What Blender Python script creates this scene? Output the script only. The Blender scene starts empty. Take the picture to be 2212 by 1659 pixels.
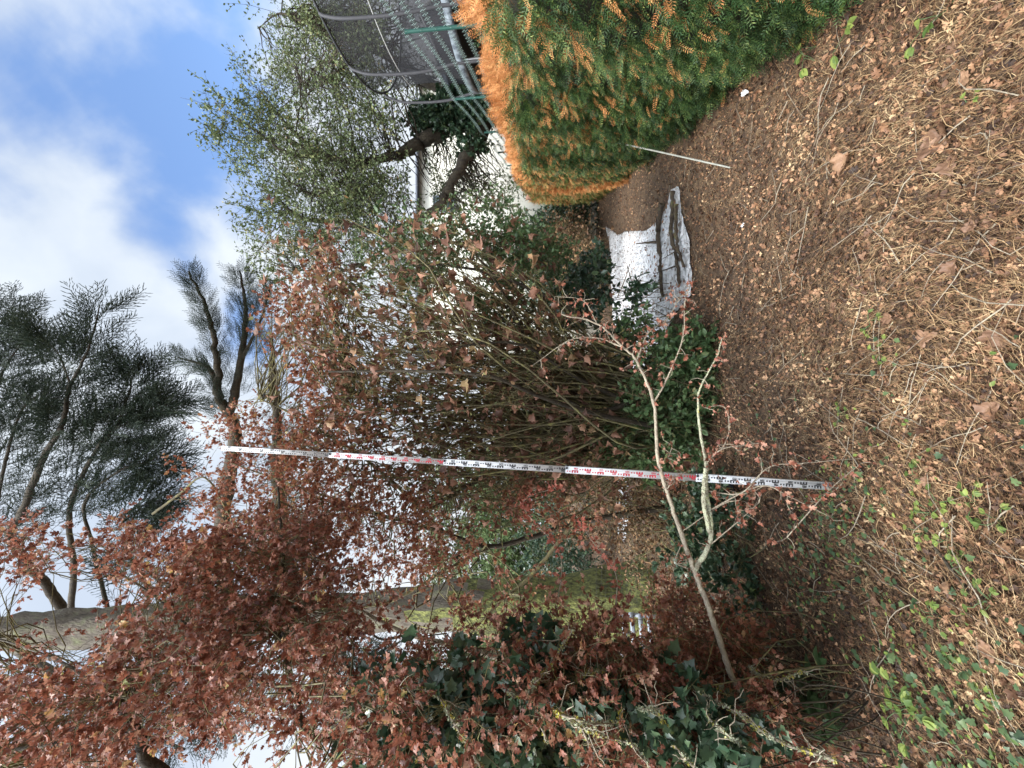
import bpy, math
import numpy as np
from mathutils import Matrix, Vector
pi = math.pi
# ------------------------------------------------------------------ camera
PITCH = math.radians(6.0); CH = 2.09
FW = np.array([0, math.cos(PITCH), math.sin(PITCH)])
UP = np.array([0, -math.sin(PITCH), math.cos(PITCH)])
RT = np.array([1.0, 0, 0])
CP = np.array([0, 0, CH])
scene = bpy.context.scene
col = scene.collection
cd = bpy.data.cameras.new('camera'); cam = bpy.data.objects.new('camera', cd); col.objects.link(cam)
cd.sensor_width = 36; cd.lens = 14.02; cd.clip_start = 0.02; cd.clip_end = 2000
M = Matrix(((-UP[0], RT[0], -FW[0], 0), (-UP[1], RT[1], -FW[1], 0), (-UP[2], RT[2], -FW[2], CH), (0, 0, 0, 1)))
cam.matrix_world = M
scene.camera = cam

FP = 861.3   # focal length in units of a 2212 wide picture
def ray(px, py):
    return FW + (829.5 - py) / FP * RT + (1106 - px) / FP * UP
def pt(px, py, D):
    return CP + D * ray(px, py)
def gp(px, py, z=0.0):
    r = ray(px, py); return CP + (z - CH) / r[2] * r

# ------------------------------------------------------------------ world, sun, exposure
SUN_EL, SUN_AZ = math.radians(52), math.radians(-138)
w = bpy.data.worlds.new('World'); scene.world = w; w.use_nodes = True
nt = w.node_tree; N = nt.nodes; L = nt.links
for n in list(N): N.remove(n)
out = N.new('ShaderNodeOutputWorld'); bg = N.new('ShaderNodeBackground'); bg.inputs[1].default_value = 0.1
sky = N.new('ShaderNodeTexSky'); sky.sky_type = 'NISHITA'; sky.sun_disc = False
sky.sun_elevation = SUN_EL; sky.sun_rotation = SUN_AZ; sky.air_density = 1.2; sky.dust_density = 0.6; sky.ozone_density = 2.0
tc = N.new('ShaderNodeTexCoord')
def noise(scale, detail, rough, dist, off=(0, 0, 0), sc=(1, 1, 1)):
    m = N.new('ShaderNodeMapping'); m.inputs['Location'].default_value = off; m.inputs['Scale'].default_value = sc
    L.new(tc.outputs['Generated'], m.inputs['Vector'])
    t = N.new('ShaderNodeTexNoise'); t.inputs['Scale'].default_value = scale; t.inputs['Detail'].default_value = detail
    t.inputs['Roughness'].default_value = rough; t.inputs['Distortion'].default_value = dist
    L.new(m.outputs[0], t.inputs['Vector']); return t.outputs['Fac']
def mth(op, a, b, clamp=False):
    m = N.new('ShaderNodeMath'); m.operation = op; m.use_clamp = clamp
    for i, v in enumerate((a, b)):
        if isinstance(v, (int, float)): m.inputs[i].default_value = v
        else: L.new(v, m.inputs[i])
    return m.outputs[0]
n1 = noise(2.6, 7, 0.52, 0.35, (3.1, 1.7, 0.4))
n2 = noise(5.0, 5, 0.5, 0.2, (7.1, 0.7, 2.4))
n3 = noise(1.6, 3, 0.5, 0.0, (1.1, 4.7, 5.4))
acc = None
# gaps of clear sky between the clouds, given as directions in the sky with an angular radius
for (px, py, rad, amt) in ((500, 50, .15, .72), (480, 180, .19, .72), (440, 290, .24, .68), (520, 380, .20, .6), (400, 430, .20, .5), (400, 560, .13, .4), (560, 680, .12, .42), (60, 430, .09, .25), (120, 560, .08, .2)):
    d = ray(px, py); d = d / np.linalg.norm(d)
    vm = N.new('ShaderNodeVectorMath'); vm.operation = 'DISTANCE'; L.new(tc.outputs['Generated'], vm.inputs[0]); vm.inputs[1].default_value = d
    mr = N.new('ShaderNodeMapRange'); mr.interpolation_type = 'SMOOTHSTEP'
    L.new(vm.outputs['Value'], mr.inputs[0]); mr.inputs[1].default_value = 0; mr.inputs[2].default_value = rad * 1.6
    mr.inputs[3].default_value = amt; mr.inputs[4].default_value = 0
    acc = mr.outputs[0] if acc is None else mth('MAXIMUM', acc, mr.outputs[0])
v = mth('SUBTRACT', mth('ADD', n1, 0.36), acc)
v = mth('ADD', v, mth('MULTIPLY', mth('SUBTRACT', n2, 0.5), 0.55))
mr = N.new('ShaderNodeMapRange'); mr.interpolation_type = 'SMOOTHSTEP'; L.new(v, mr.inputs[0]); mr.inputs[1].default_value = 0.34; mr.inputs[2].default_value = 0.62
cr = N.new('ShaderNodeValToRGB'); L.new(mth('ADD', mth('MULTIPLY', n3, 0.6), mth('MULTIPLY', n2, 0.4)), cr.inputs[0])
cr.color_ramp.elements[0].position = 0.42; cr.color_ramp.elements[0].color = (3.7, 4.25, 5.1, 1)
cr.color_ramp.elements[1].position = 0.58; cr.color_ramp.elements[1].color = (5.2, 5.6, 6.0, 1)
# cloud bank is whiter towards the horizon
sx = N.new('ShaderNodeSeparateXYZ'); L.new(tc.outputs['Generated'], sx.inputs[0])
mh = N.new('ShaderNodeMapRange'); L.new(sx.outputs[2], mh.inputs[0]); mh.inputs[1].default_value = 0.1; mh.inputs[2].default_value = 0.6; mh.inputs[3].default_value = 1.0; mh.inputs[4].default_value = 0.0
mxh = N.new('ShaderNodeMix'); mxh.data_type = 'RGBA'; L.new(mth('MULTIPLY', mh.outputs[0], 0.75), mxh.inputs[0]); L.new(cr.outputs[0], mxh.inputs[6]); mxh.inputs[7].default_value = (6.1, 6.3, 6.5, 1)
skm = N.new('ShaderNodeMix'); skm.data_type = 'RGBA'; skm.blend_type = 'MULTIPLY'; skm.inputs[0].default_value = 1
L.new(sky.outputs[0], skm.inputs[6]); skm.inputs[7].default_value = (1.5, 1.58, 1.72, 1)
# extra cloud brightness added round the sun, behind the viewer, to lift ambient light
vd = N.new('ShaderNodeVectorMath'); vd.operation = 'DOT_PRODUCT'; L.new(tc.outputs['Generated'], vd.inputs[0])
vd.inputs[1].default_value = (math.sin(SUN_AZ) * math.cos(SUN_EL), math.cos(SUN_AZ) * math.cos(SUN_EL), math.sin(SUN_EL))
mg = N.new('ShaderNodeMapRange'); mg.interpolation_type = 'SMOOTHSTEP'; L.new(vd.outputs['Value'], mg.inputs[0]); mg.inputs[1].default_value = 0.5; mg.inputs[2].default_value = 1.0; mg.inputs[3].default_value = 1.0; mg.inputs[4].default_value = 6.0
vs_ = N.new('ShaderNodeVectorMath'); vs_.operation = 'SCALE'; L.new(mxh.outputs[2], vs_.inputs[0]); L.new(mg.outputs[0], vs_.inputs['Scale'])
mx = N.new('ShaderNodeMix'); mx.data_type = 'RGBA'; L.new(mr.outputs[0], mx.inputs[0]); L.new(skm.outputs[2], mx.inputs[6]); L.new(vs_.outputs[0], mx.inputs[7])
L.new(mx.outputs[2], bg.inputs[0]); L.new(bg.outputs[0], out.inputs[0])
sl = bpy.data.lights.new('sun', 'SUN'); sl.energy = 2.7; sl.angle = math.radians(18); sl.color = (1.0, 0.93, 0.83)
so = bpy.data.objects.new('sun', sl); col.objects.link(so)
sd = Vector((math.sin(SUN_AZ) * math.cos(SUN_EL), math.cos(SUN_AZ) * math.cos(SUN_EL), math.sin(SUN_EL)))
so.rotation_euler = sd.to_track_quat('Z', 'Y').to_euler(); so.location = sd * 30
scene.view_settings.view_transform = 'Standard'; scene.view_settings.look = 'None'
scene.view_settings.exposure = 0.88; scene.view_settings.gamma = 1
scene.render.engine = 'CYCLES'
scene.cycles.max_bounces = 6; scene.cycles.diffuse_bounces = 3; scene.cycles.transparent_max_bounces = 12; scene.cycles.transmission_bounces = 3

# ------------------------------------------------------------------ helpers
def rg(s): return np.random.default_rng(int(s))
def unit(v): return v / np.maximum(np.linalg.norm(v, axis=-1, keepdims=True), 1e-9)

def make_mesh(name, chunks):
    me = bpy.data.meshes.new(name)
    Vs, Ls, Ts, Rs = [], [], [], []; o = 0
    for ch in chunks:
        V, F = ch[0], ch[1]
        if len(V) == 0: continue
        R = ch[2] if len(ch) > 2 and ch[2] is not None else np.full(len(V), 0.5)
        Vs.append(V); Rs.append(R); Ls.append((F + o).ravel()); Ts.append(np.full(len(F), F.shape[1])); o += len(V)
    V = np.concatenate(Vs).astype(np.float32); Lp = np.concatenate(Ls).astype(np.int32); T = np.concatenate(Ts).astype(np.int32)
    me.vertices.add(len(V)); me.vertices.foreach_set('co', V.ravel())
    me.loops.add(len(Lp)); me.loops.foreach_set('vertex_index', Lp)
    me.polygons.add(len(T)); st = np.concatenate(([0], np.cumsum(T)[:-1])).astype(np.int32)
    me.polygons.foreach_set('loop_start', st); me.polygons.foreach_set('loop_total', T)
    me.update(calc_edges=True)
    a = me.attributes.new('rnd', 'FLOAT', 'POINT'); a.data.foreach_set('value', np.concatenate(Rs).astype(np.float32))
    return me
def tag(o, label, cat=None, group=None, kind=None):
    if label: o['label'] = label
    if cat: o['category'] = cat
    if group: o['group'] = group
    if kind: o['kind'] = kind
    return o
def obj(name, chunks, mat, parent=None, smooth=False, label=None, cat=None, group=None, kind=None):
    me = make_mesh(name, chunks)
    if smooth: me.polygons.foreach_set('use_smooth', np.ones(len(me.polygons), dtype=bool))
    me.materials.append(mat)
    o = bpy.data.objects.new(name, me); col.objects.link(o)
    if parent is not None:
        o.parent = parent; o.matrix_parent_inverse = Matrix.Translation(parent.location).inverted()
    return tag(o, label, cat, group, kind)
def thing(name, label, cat, loc=(0, 0, 0), group=None):
    o = bpy.data.objects.new(name, None); col.objects.link(o); o.location = Vector([float(a) for a in loc]); o.empty_display_size = .2
    return tag(o, label, cat, group)

def tubes(P, r, sides=4, R=None):
    """P (n,m,3) polylines, r (n,m) radii"""
    P = np.asarray(P, float); n, m, _ = P.shape; r = np.broadcast_to(np.asarray(r, float), (n, m))
    T = unit(np.gradient(P, axis=1)); ref = np.where(np.abs(unit(P[:, -1] - P[:, 0])[:, 2:3]) > 0.8, np.array([[1., 0, 0]]), np.array([[0, 0, 1.]]))
    A = unit(np.cross(T, ref[:, None, :])); B = np.cross(T, A)
    a = np.arange(sides) * 2 * pi / sides
    V = P[:, :, None, :] + r[:, :, None, None] * (A[:, :, None, :] * np.cos(a)[None, None, :, None] + B[:, :, None, :] * np.sin(a)[None, None, :, None])
    V = V.reshape(-1, 3)
    i = np.arange(m - 1)[:, None] * sides; k = np.arange(sides)[None, :]; k2 = (k + 1) % sides
    F = np.stack([i + k, i + k2, i + sides + k2, i + sides + k], -1).reshape(-1, 4)
    F = (F[None] + (np.arange(n) * m * sides)[:, None, None]).reshape(-1, 4)
    if R is None: R = np.full(n, .5)
    return V, F, np.repeat(R, m * sides)
def smoothline(pts, m=14):
    """Catmull-Rom through points"""
    p = np.asarray(pts, float); p = np.vstack([2 * p[0] - p[1], p, 2 * p[-1] - p[-2]])
    t = np.linspace(0, len(p) - 3 - 1e-6, m); i = t.astype(int); f = (t - i)[:, None]
    a, b, c, d = p[i], p[i + 1], p[i + 2], p[i + 3]
    return .5 * (2 * b + (c - a) * f + (2 * a - 5 * b + 4 * c - d) * f ** 2 + (3 * b - a - 3 * c + d) * f ** 3)
def limb(pts, r0, r1, sides=8, m=None, knob=0.0, seed=0):
    m = m or 6 * len(pts); P = smoothline(pts, m); g = rg(seed)
    P = P + g.normal(0, 1, (m, 3)) * knob * r0
    rr = np.linspace(r0, r1, m) * (1 + g.normal(0, .5, m) * knob)
    return tubes(P[None], rr[None], sides), P
def lump(V, amp, scale, seed):
    """push vertices about so that thick limbs are not round pipes"""
    g = rg(seed); ph = g.uniform(0, 6.28, (3, 3)); fr = g.uniform(.6, 1.6, (3, 3)) * scale
    d = np.zeros_like(V)
    for k in range(3):
        d[:, k] = sum(np.sin(V[:, j] * fr[k, j] + ph[k, j]) for j in range(3)) / 3
    return V + d * amp
def curves(A, B, m, wob, g, sag=0.0):
    n = len(A); t = np.linspace(0, 1, m)
    P = A[:, None] + (B - A)[:, None] * t[None, :, None]
    ln = np.linalg.norm(B - A, axis=1)[:, None, None]
    for k in (1, 2, 3):
        P = P + g.normal(0, wob / k, (n, 1, 3)) * ln * np.sin(pi * k * t)[None, :, None]
    P[:, :, 2] -= sag * ln[:, :, 0] * np.sin(pi * t)[None]
    return P
def frames(X, Z):
    X = unit(X); Y = unit(np.cross(Z, X)); Zn = np.cross(X, Y)
    return np.stack([X, Y, Zn], -1)
def rdir(g, n):
    return unit(g.normal(0, 1, (n, 3)))
def inst(T, pos, rot, sc, g, wrand=.6):
    V, F, R = T; n = len(pos); nv = len(V)
    sc = np.asarray(sc); sc = sc[:, None, None] if sc.ndim == 1 else sc[:, None, :]
    W = np.einsum('nij,nvj->nvi', rot, V[None] * sc) + pos[:, None]
    FF = (F[None] + (np.arange(n) * nv)[:, None, None]).reshape(-1, F.shape[1])
    RR = (R[None] * (1 - wrand) + g.random(n)[:, None] * wrand).ravel()
    return W.reshape(-1, 3), FF, RR
def merge(ch):
    Vs, Fs, Rs = [], [], []; o = 0
    for V, F, R in ch:
        Vs.append(V); Fs.append(F + o); Rs.append(R); o += len(V)
    return np.concatenate(Vs), np.concatenate(Fs), np.concatenate(Rs)
def box(c, s, rot=None):
    V = np.array([[x, y, z] for x in (-.5, .5) for y in (-.5, .5) for z in (-.5, .5)]) * np.asarray(s, float)
    if rot is not None: V = V @ np.asarray(rot).T
    F = np.array([[0, 1, 3, 2], [4, 6, 7, 5], [0, 4, 5, 1], [2, 3, 7, 6], [0, 2, 6, 4], [1, 5, 7, 3]])
    return V + np.asarray(c), F, np.full(8, .5)

# leaf templates: length 1 along x, normal z
def fan(outline, bend=0.0, cup=0.0, mid=(0.45, 0)):
    o = np.array(outline, float); o = np.vstack([o, o[::-1][1:-1] * [1, -1]]); n = len(o)
    c = np.array([[mid[0], mid[1]]]); P = np.vstack([o, c]); z = cup * np.abs(P[:, 1]) + bend * (P[:, 0] - .4) ** 2
    V = np.column_stack([P, z]); F = np.array([[i, (i + 1) % n, n] for i in range(n)])
    return V, F, np.full(len(V), .5)
T_OVAL = fan([(0, 0), (.22, .2), (.5, .29), (.8, .17), (1, 0)], -.25, .25)
T_OVAL4 = (np.array([[0, 0, 0], [.5, .3, .08], [1, 0, -.1], [.5, -.3, .08]]), np.array([[0, 1, 2], [0, 2, 3]]), np.full(4, .5))
T_LOBE = fan([(0, 0), (.12, .08), (.18, .32), (.36, .36), (.40, .16), (.55, .34), (.74, .30), (.72, .12), (.9, .14), (1, 0)], -.5, .35)
T_MAPLE = fan([(0, 0), (.05, .16), (-.02, .34), (.2, .38), (.30, .52), (.42, .46), (.48, .30), (.6, .32), (.76, .16), (1, 0)], -1.5, .9)
T_MAPLE2 = fan([(0, 0), (.05, .12), (.0, .34), (.22, .33), (.30, .5), (.44, .40), (.46, .24), (.62, .26), (.74, .12), (.95, 0)], 1.9, -1.0)
T_IVY = fan([(0, 0), (-.12, .22), (.05, .44), (.28, .30), (.45, .46), (.6, .24), (1, 0)], -.25, .15, (.25, 0))
T_FLAKE = (np.array([[0, 0, 0], [.35, .3, .14], [.8, .22, .05], [1, -.05, .2], [.6, -.3, .1], [.5, 0, -.02]]), np.array([[0, 1, 5], [1, 2, 5], [2, 3, 5], [3, 4, 5], [4, 0, 5]]), np.full(6, .5))
def bladeT(curve, w=.03):
    x = np.array([0, .35, .7, 1.0]); y = curve * (x ** 2 - x * .3); z = .25 * np.sin(x * pi) * .6
    ww = np.array([w, w, w * .8, w * .1])
    V = np.concatenate([np.column_stack([x, y - ww, z]), np.column_stack([x, y + ww, z])])
    F = np.array([[i, i + 1, i + 5, i + 4] for i in range(3)]); return V, F, np.full(8, .5)
def yewT(npair, nl, nw, seed):
    g = rg(seed); ch = []; x = np.linspace(.05, .97, npair)
    for i, xx in enumerate(x):
        for s in (-1, 1):
            l = nl * (1 - .45 * xx ** 3) * g.uniform(.8, 1.1); a = math.radians(g.uniform(48, 68)); el = g.uniform(-.1, .45)
            d = np.array([math.cos(a), s * math.sin(a), el]); d /= np.linalg.norm(d); q = np.array([-d[1], d[0], 0]) * nw
            b = np.array([xx, 0, -.1 * xx * xx + .02])
            V = np.array([b, b + d * l * .5 + q, b + d * l + [0, 0, -.02], b + d * l * .5 - q])
            ch.append((V, np.array([[0, 1, 2], [0, 2, 3]]), np.full(4, g.random())))
    ch.append((np.array([[0, .012, 0], [0, -.012, 0], [1, 0, -.1]]), np.array([[0, 1, 2]]), np.full(3, .9)))
    return merge(ch)

# ------------------------------------------------------------------ materials
def nmat(name):
    m = bpy.data.materials.new(name); m.use_nodes = True; t = m.node_tree
    for n in list(t.nodes): t.nodes.remove(n)
    o = t.nodes.new('ShaderNodeOutputMaterial'); b = t.nodes.new('ShaderNodeBsdfPrincipled'); t.links.new(b.outputs[0], o.inputs[0])
    return m, t, b, o
def ramp(t, fac, stops):
    r = t.nodes.new('ShaderNodeValToRGB'); e = r.color_ramp.elements
    while len(e) < len(stops): e.new(.5)
    for i, (p, c) in enumerate(stops): e[i].position = p; e[i].color = (*c, 1)
    t.links.new(fac, r.inputs[0]); return r.outputs[0]
def leaf_mat(name, stops, rough=.55, transl=.3, spec=.35):
    m, t, b, o = nmat(name); N = t.nodes; L = t.links
    a = N.new('ShaderNodeAttribute'); a.attribute_name = 'rnd'
    tcn = N.new('ShaderNodeTexCoord'); nz = N.new('ShaderNodeTexNoise'); nz.inputs['Scale'].default_value = 45; nz.inputs['Detail'].default_value = 3
    L.new(tcn.outputs['Object'], nz.inputs['Vector'])
    ad = N.new('ShaderNodeMath'); ad.operation = 'MULTIPLY_ADD'; L.new(nz.outputs[0], ad.inputs[0]); ad.inputs[1].default_value = .35; ad.inputs[2].default_value = -.175
    a2 = N.new('ShaderNodeMath'); a2.operation = 'ADD'; a2.use_clamp = True; L.new(ad.outputs[0], a2.inputs[0]); L.new(a.outputs['Fac'], a2.inputs[1])
    c = ramp(t, a2.outputs[0], stops); L.new(c, b.inputs['Base Color']); b.inputs['Roughness'].default_value = rough; b.inputs['Specular IOR Level'].default_value = spec
    if transl:
        tr = N.new('ShaderNodeBsdfTranslucent'); L.new(c, tr.inputs[0]); mxs = N.new('ShaderNodeMixShader'); mxs.inputs[0].default_value = transl
        L.new(b.outputs[0], mxs.inputs[1]); L.new(tr.outputs[0], mxs.inputs[2]); L.new(mxs.outputs[0], o.inputs[0])
    return m
def rock_mat(name, stops, scale=6, rough=.85, bump=.4, bscale=None, stretch=(1, 1, 1), detail=8):
    m, t, b, o = nmat(name); N = t.nodes; L = t.links
    tcn = N.new('ShaderNodeTexCoord'); mp = N.new('ShaderNodeMapping'); mp.inputs['Scale'].default_value = stretch; L.new(tcn.outputs['Object'], mp.inputs[0])
    nz = N.new('ShaderNodeTexNoise'); nz.inputs['Scale'].default_value = scale; nz.inputs['Detail'].default_value = detail; nz.inputs['Roughness'].default_value = .65; L.new(mp.outputs[0], nz.inputs['Vector'])
    L.new(ramp(t, nz.outputs[0], stops), b.inputs['Base Color']); b.inputs['Roughness'].default_value = rough
    if bump:
        n2 = N.new('ShaderNodeTexNoise'); n2.inputs['Scale'].default_value = bscale or scale * 3; n2.inputs['Detail'].default_value = 6; L.new(mp.outputs[0], n2.inputs['Vector'])
        bp = N.new('ShaderNodeBump'); bp.inputs['Strength'].default_value = bump; bp.inputs['Distance'].default_value = .03; L.new(n2.outputs[0], bp.inputs['Height']); L.new(bp.outputs[0], b.inputs['Normal'])
    return m
def plain(name, c, rough=.5, metal=0, var=.15, scale=12):
    c = np.array(c); return_mat = rock_mat(name, [(.3, tuple(c * (1 - var))), (.7, tuple(np.minimum(c * (1 + var), 1)))], scale, rough, 0)
    return_mat.node_tree.nodes['Principled BSDF'].inputs['Metallic'].default_value = metal
    return return_mat
m_soil = rock_mat('soil', [(.3, (.035, .022, .014)), (.5, (.10, .062, .036)), (.65, (.19, .125, .07)), (.8, (.27, .19, .11))], 9, .95, 1.0, 60)
m_litter = leaf_mat('litter_leaf', [(0, (.035, .02, .014)), (.25, (.085, .043, .026)), (.5, (.175, .088, .048)), (.75, (.31, .165, .09)), (.93, (.50, .30, .17)), (1, (.66, .48, .28))], .6, .1)
m_big = leaf_mat('big_dead_leaf', [(0, (.10, .055, .035)), (.5, (.23, .13, .08)), (1, (.42, .26, .15))], .55, .15)
m_straw = leaf_mat('dry_straw', [(0, (.06, .035, .02)), (.4, (.20, .118, .06)), (.75, (.42, .275, .14)), (1, (.66, .50, .29))], .6, .15)
m_yew = leaf_mat('yew_green', [(0, (.02, .045, .016)), (.35, (.032, .078, .024)), (.65, (.08, .14, .038)), (.9, (.21, .27, .075)), (1, (.42, .37, .12))], .45, .25)
m_yewb = leaf_mat('yew_browned', [(0, (.26, .09, .035)), (.45, (.60, .25, .08)), (.85, (.78, .42, .17)), (1, (.66, .52, .20))], .6, .25)
m_yewy = leaf_mat('yew_yellow_green', [(0, (.04, .085, .02)), (.5, (.14, .20, .05)), (1, (.34, .27, .08))], .5, .25)
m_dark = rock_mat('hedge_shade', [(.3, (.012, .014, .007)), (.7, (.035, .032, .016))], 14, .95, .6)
m_red = leaf_mat('red_leaf', [(0, (.08, .024, .018)), (.3, (.20, .066, .038)), (.6, (.34, .128, .08)), (.85, (.52, .30, .205)), (.95, (.55, .33, .12)), (1, (.24, .26, .08))], .5, .35, .5)
m_redf = leaf_mat('russet_leaf', [(0, (.10, .035, .025)), (.4, (.26, .09, .05)), (.75, (.38, .17, .10)), (1, (.42, .25, .09))], .5, .3, .4)
m_brown = leaf_mat('brown_curled_leaf', [(0, (.10, .05, .035)), (.4, (.26, .13, .085)), (.8, (.44, .235, .155)), (1, (.34, .24, .11))], .55, .25, .4)
m_tan = leaf_mat('tan_leaf', [(0, (.05, .028, .018)), (.45, (.13, .07, .038)), (.75, (.27, .155, .08)), (1, (.46, .30, .15))], .6, .25)
m_green = leaf_mat('green_leaf', [(0, (.06, .085, .038)), (.5, (.135, .18, .078)), (.85, (.23, .27, .12)), (.97, (.28, .24, .09)), (1, (.30, .14, .06))], .4, .3, .4)
m_gdark = leaf_mat('dark_ivy_leaf', [(0, (.018, .042, .022)), (.5, (.042, .085, .045)), (.9, (.10, .155, .08)), (1, (.20, .24, .07))], .32, .15, .6)
m_gsh = leaf_mat('shrub_green_leaf', [(0, (.045, .085, .035)), (.5, (.09, .155, .06)), (.85, (.16, .235, .10)), (1, (.28, .20, .08))], .4, .25, .4)
m_ivyg = leaf_mat('ground_ivy', [(0, (.03, .055, .028)), (.5, (.065, .11, .05)), (1, (.15, .20, .08))], .4, .2)
m_olive = leaf_mat('olive_leaf', [(0, (.07, .08, .03)), (.5, (.15, .16, .06)), (.8, (.27, .24, .09)), (1, (.36, .20, .10))], .5, .3)
m_lime = leaf_mat('lime_weed', [(0, (.05, .11, .03)), (.5, (.15, .215, .055)), (1, (.42, .48, .12))], .5, .35)
m_cedar = leaf_mat('cedar_needle', [(0, (.025, .04, .03)), (.5, (.055, .082, .06)), (1, (.11, .14, .09))], .6, .1, .25)
m_far = leaf_mat('far_green', [(0, (.05, .085, .035)), (.5, (.13, .20, .08)), (1, (.30, .38, .17))], .6, .3)
m_bark = rock_mat('dark_bark', [(.3, (.022, .018, .013)), (.6, (.07, .055, .036)), (.8, (.10, .105, .045))], 14, .9, .8, 50, (1, 1, .3))
m_twig = rock_mat('twig_bark', [(.3, (.055, .045, .028)), (.52, (.14, .12, .06)), (.72, (.32, .31, .10))], 9, .9, .3, 60)
m_pale = rock_mat('pale_bark', [(.3, (.20, .16, .12)), (.6, (.36, .31, .23)), (.78, (.46, .46, .26))], 18, .8, .5, 90)
m_lichen = rock_mat('lichen', [(.35, (.36, .38, .24)), (.48, (.50, .54, .38)), (.56, (.52, .46, .10)), (.7, (.60, .50, .05))], 22, .9, .8, 120)
m_lbark = rock_mat('lichened_bark', [(.35, (.20, .17, .12)), (.48, (.38, .38, .27)), (.6, (.48, .50, .32)), (.68, (.52, .44, .08))], 16, .9, .8, 90)
m_moss = rock_mat('mossy_bark', [(.32, (.03, .028, .014)), (.44, (.075, .078, .028)), (.54, (.145, .155, .045)), (.68, (.245, .25, .08))], 15, .95, 1.0, 34, (1, 1, .5), 12)
m_cbark = rock_mat('cedar_bark', [(.3, (.05, .04, .03)), (.52, (.13, .11, .085)), (.72, (.16, .17, .09))], 7, .95, 1.0, 26, (1, 1, .35))
m_white = plain('white_paint', (.78, .79, .80), .35, 0, .03)
m_black = plain('black_ink', (.025, .025, .028), .5)
m_redp = plain('red_ink', (.62, .035, .06), .5)
m_pole = plain('pole_grey', (.045, .045, .05), .75)
m_grey = plain('galvanised', (.36, .37, .39), .45, .6)
m_rod = plain('rod_grey', (.42, .43, .38), .45, .3)
m_wall = plain('cream_render', (.80, .78, .68), .9, 0, .06, 1.5)
m_roofg = plain('slate_grey', (.16, .18, .22), .7)
m_post = plain('green_post', (.012, .075, .058), .6)
m_wire = plain('green_wire', (.30, .42, .38), .5)
m_shed = rock_mat('shed_cladding', [(.3, (.012, .010, .010)), (.7, (.03, .026, .024))], 30, .8, .3, 60, (.2, 6, 6))
m_trim = plain('pale_trim', (.55, .55, .52), .6)
m_pad = rock_mat('blue_grey_pad', [(.35, (.05, .06, .075)), (.65, (.26, .30, .33))], 9, .45, .6, 20)
m_glass = plain('window_blue', (.10, .13, .17), .2)
m_slat = plain('grey_slat', (.36, .39, .43), .6)
m_log = rock_mat('wet_log', [(.3, (.03, .022, .015)), (.55, (.085, .06, .038)), (.75, (.17, .17, .06))], 14, .85, .8, 60)
# net: dark mesh cloth that lets about half the light through
m_net, t, b, o = nmat('net_cloth'); b.inputs['Base Color'].default_value = (.02, .02, .024, 1); b.inputs['Roughness'].default_value = .8
tr = t.nodes.new('ShaderNodeBsdfTransparent'); ms = t.nodes.new('ShaderNodeMixShader'); ms.inputs[0].default_value = .50
nzn = t.nodes.new('ShaderNodeTexNoise'); nzn.inputs['Scale'].default_value = 2.5; mrn = t.nodes.new('ShaderNodeMapRange'); mrn.inputs[3].default_value = .56; mrn.inputs[4].default_value = .80
t.links.new(nzn.outputs[0], mrn.inputs[0]); t.links.new(mrn.outputs[0], ms.inputs[0]); t.links.new(tr.outputs[0], ms.inputs[1]); t.links.new(b.outputs[0], ms.inputs[2]); t.links.new(ms.outputs[0], o.inputs[0])
# thin white plastic fleece
m_sheet, t, b, o = nmat('white_sheet')
nz = t.nodes.new('ShaderNodeTexNoise'); nz.inputs['Scale'].default_value = 2.2; nz.inputs['Detail'].default_value = 9; nz.inputs['Roughness'].default_value = .7
tcn = t.nodes.new('ShaderNodeTexCoord'); t.links.new(tcn.outputs['Object'], nz.inputs[0])
t.links.new(ramp(t, nz.outputs[0], [(.25, (.34, .28, .21)), (.34, (.62, .62, .63)), (.7, (.74, .75, .77))]), b.inputs['Base Color']); b.inputs['Roughness'].default_value = .38
vz = t.nodes.new('ShaderNodeTexVoronoi'); vz.inputs['Scale'].default_value = 4.5; vz.feature = 'DISTANCE_TO_EDGE'
nw = t.nodes.new('ShaderNodeTexNoise'); nw.inputs['Scale'].default_value = 3; t.links.new(tcn.outputs['Object'], nw.inputs[0])
va = t.nodes.new('ShaderNodeVectorMath'); va.operation = 'MULTIPLY_ADD'; va.inputs[1].default_value = (.7, .7, .7); t.links.new(nw.outputs['Color'], va.inputs[0]); t.links.new(tcn.outputs['Object'], va.inputs[2]); t.links.new(va.outputs[0], vz.inputs['Vector'])
bp = t.nodes.new('ShaderNodeBump'); bp.inputs['Strength'].default_value = .9; bp.inputs['Distance'].default_value = .12; t.links.new(vz.outputs[0], bp.inputs['Height']); t.links.new(bp.outputs[0], b.inputs['Normal'])

# ------------------------------------------------------------------ ground
def gz(x, y):
    x = np.asarray(x, float); y = np.asarray(y, float)
    return .02 * np.sin(x * 1.7 + 1) * np.cos(y * 1.3) + .012 * np.sin(x * 4.1 + y * 3.3) + .008 * np.sin(7 * x - 5 * y)
def grid(x0, x1, y0, y1, nx, ny, zf):
    X, Y = np.meshgrid(np.linspace(x0, x1, nx), np.linspace(y0, y1, ny)); Z = zf(X, Y)
    V = np.column_stack([X.ravel(), Y.ravel(), Z.ravel()]); i = np.arange(nx - 1)[None, :] + np.arange(ny - 1)[:, None] * nx
    F = np.stack([i, i + 1, i + nx + 1, i + nx], -1).reshape(-1, 4); return V, F, np.full(len(V), .5)
gx = np.concatenate([-np.geomspace(900, 16, 14), np.linspace(-14, 14, 180), np.geomspace(16, 900, 14)])
gy = np.concatenate([-np.geomspace(900, 8, 14), np.linspace(-6, 24, 190), np.geomspace(26, 900, 14)])
X, Y = np.meshgrid(gx, gy); nx = len(gx); ny = len(gy)
i = np.arange(nx - 1)[None, :] + np.arange(ny - 1)[:, None] * nx
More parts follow.
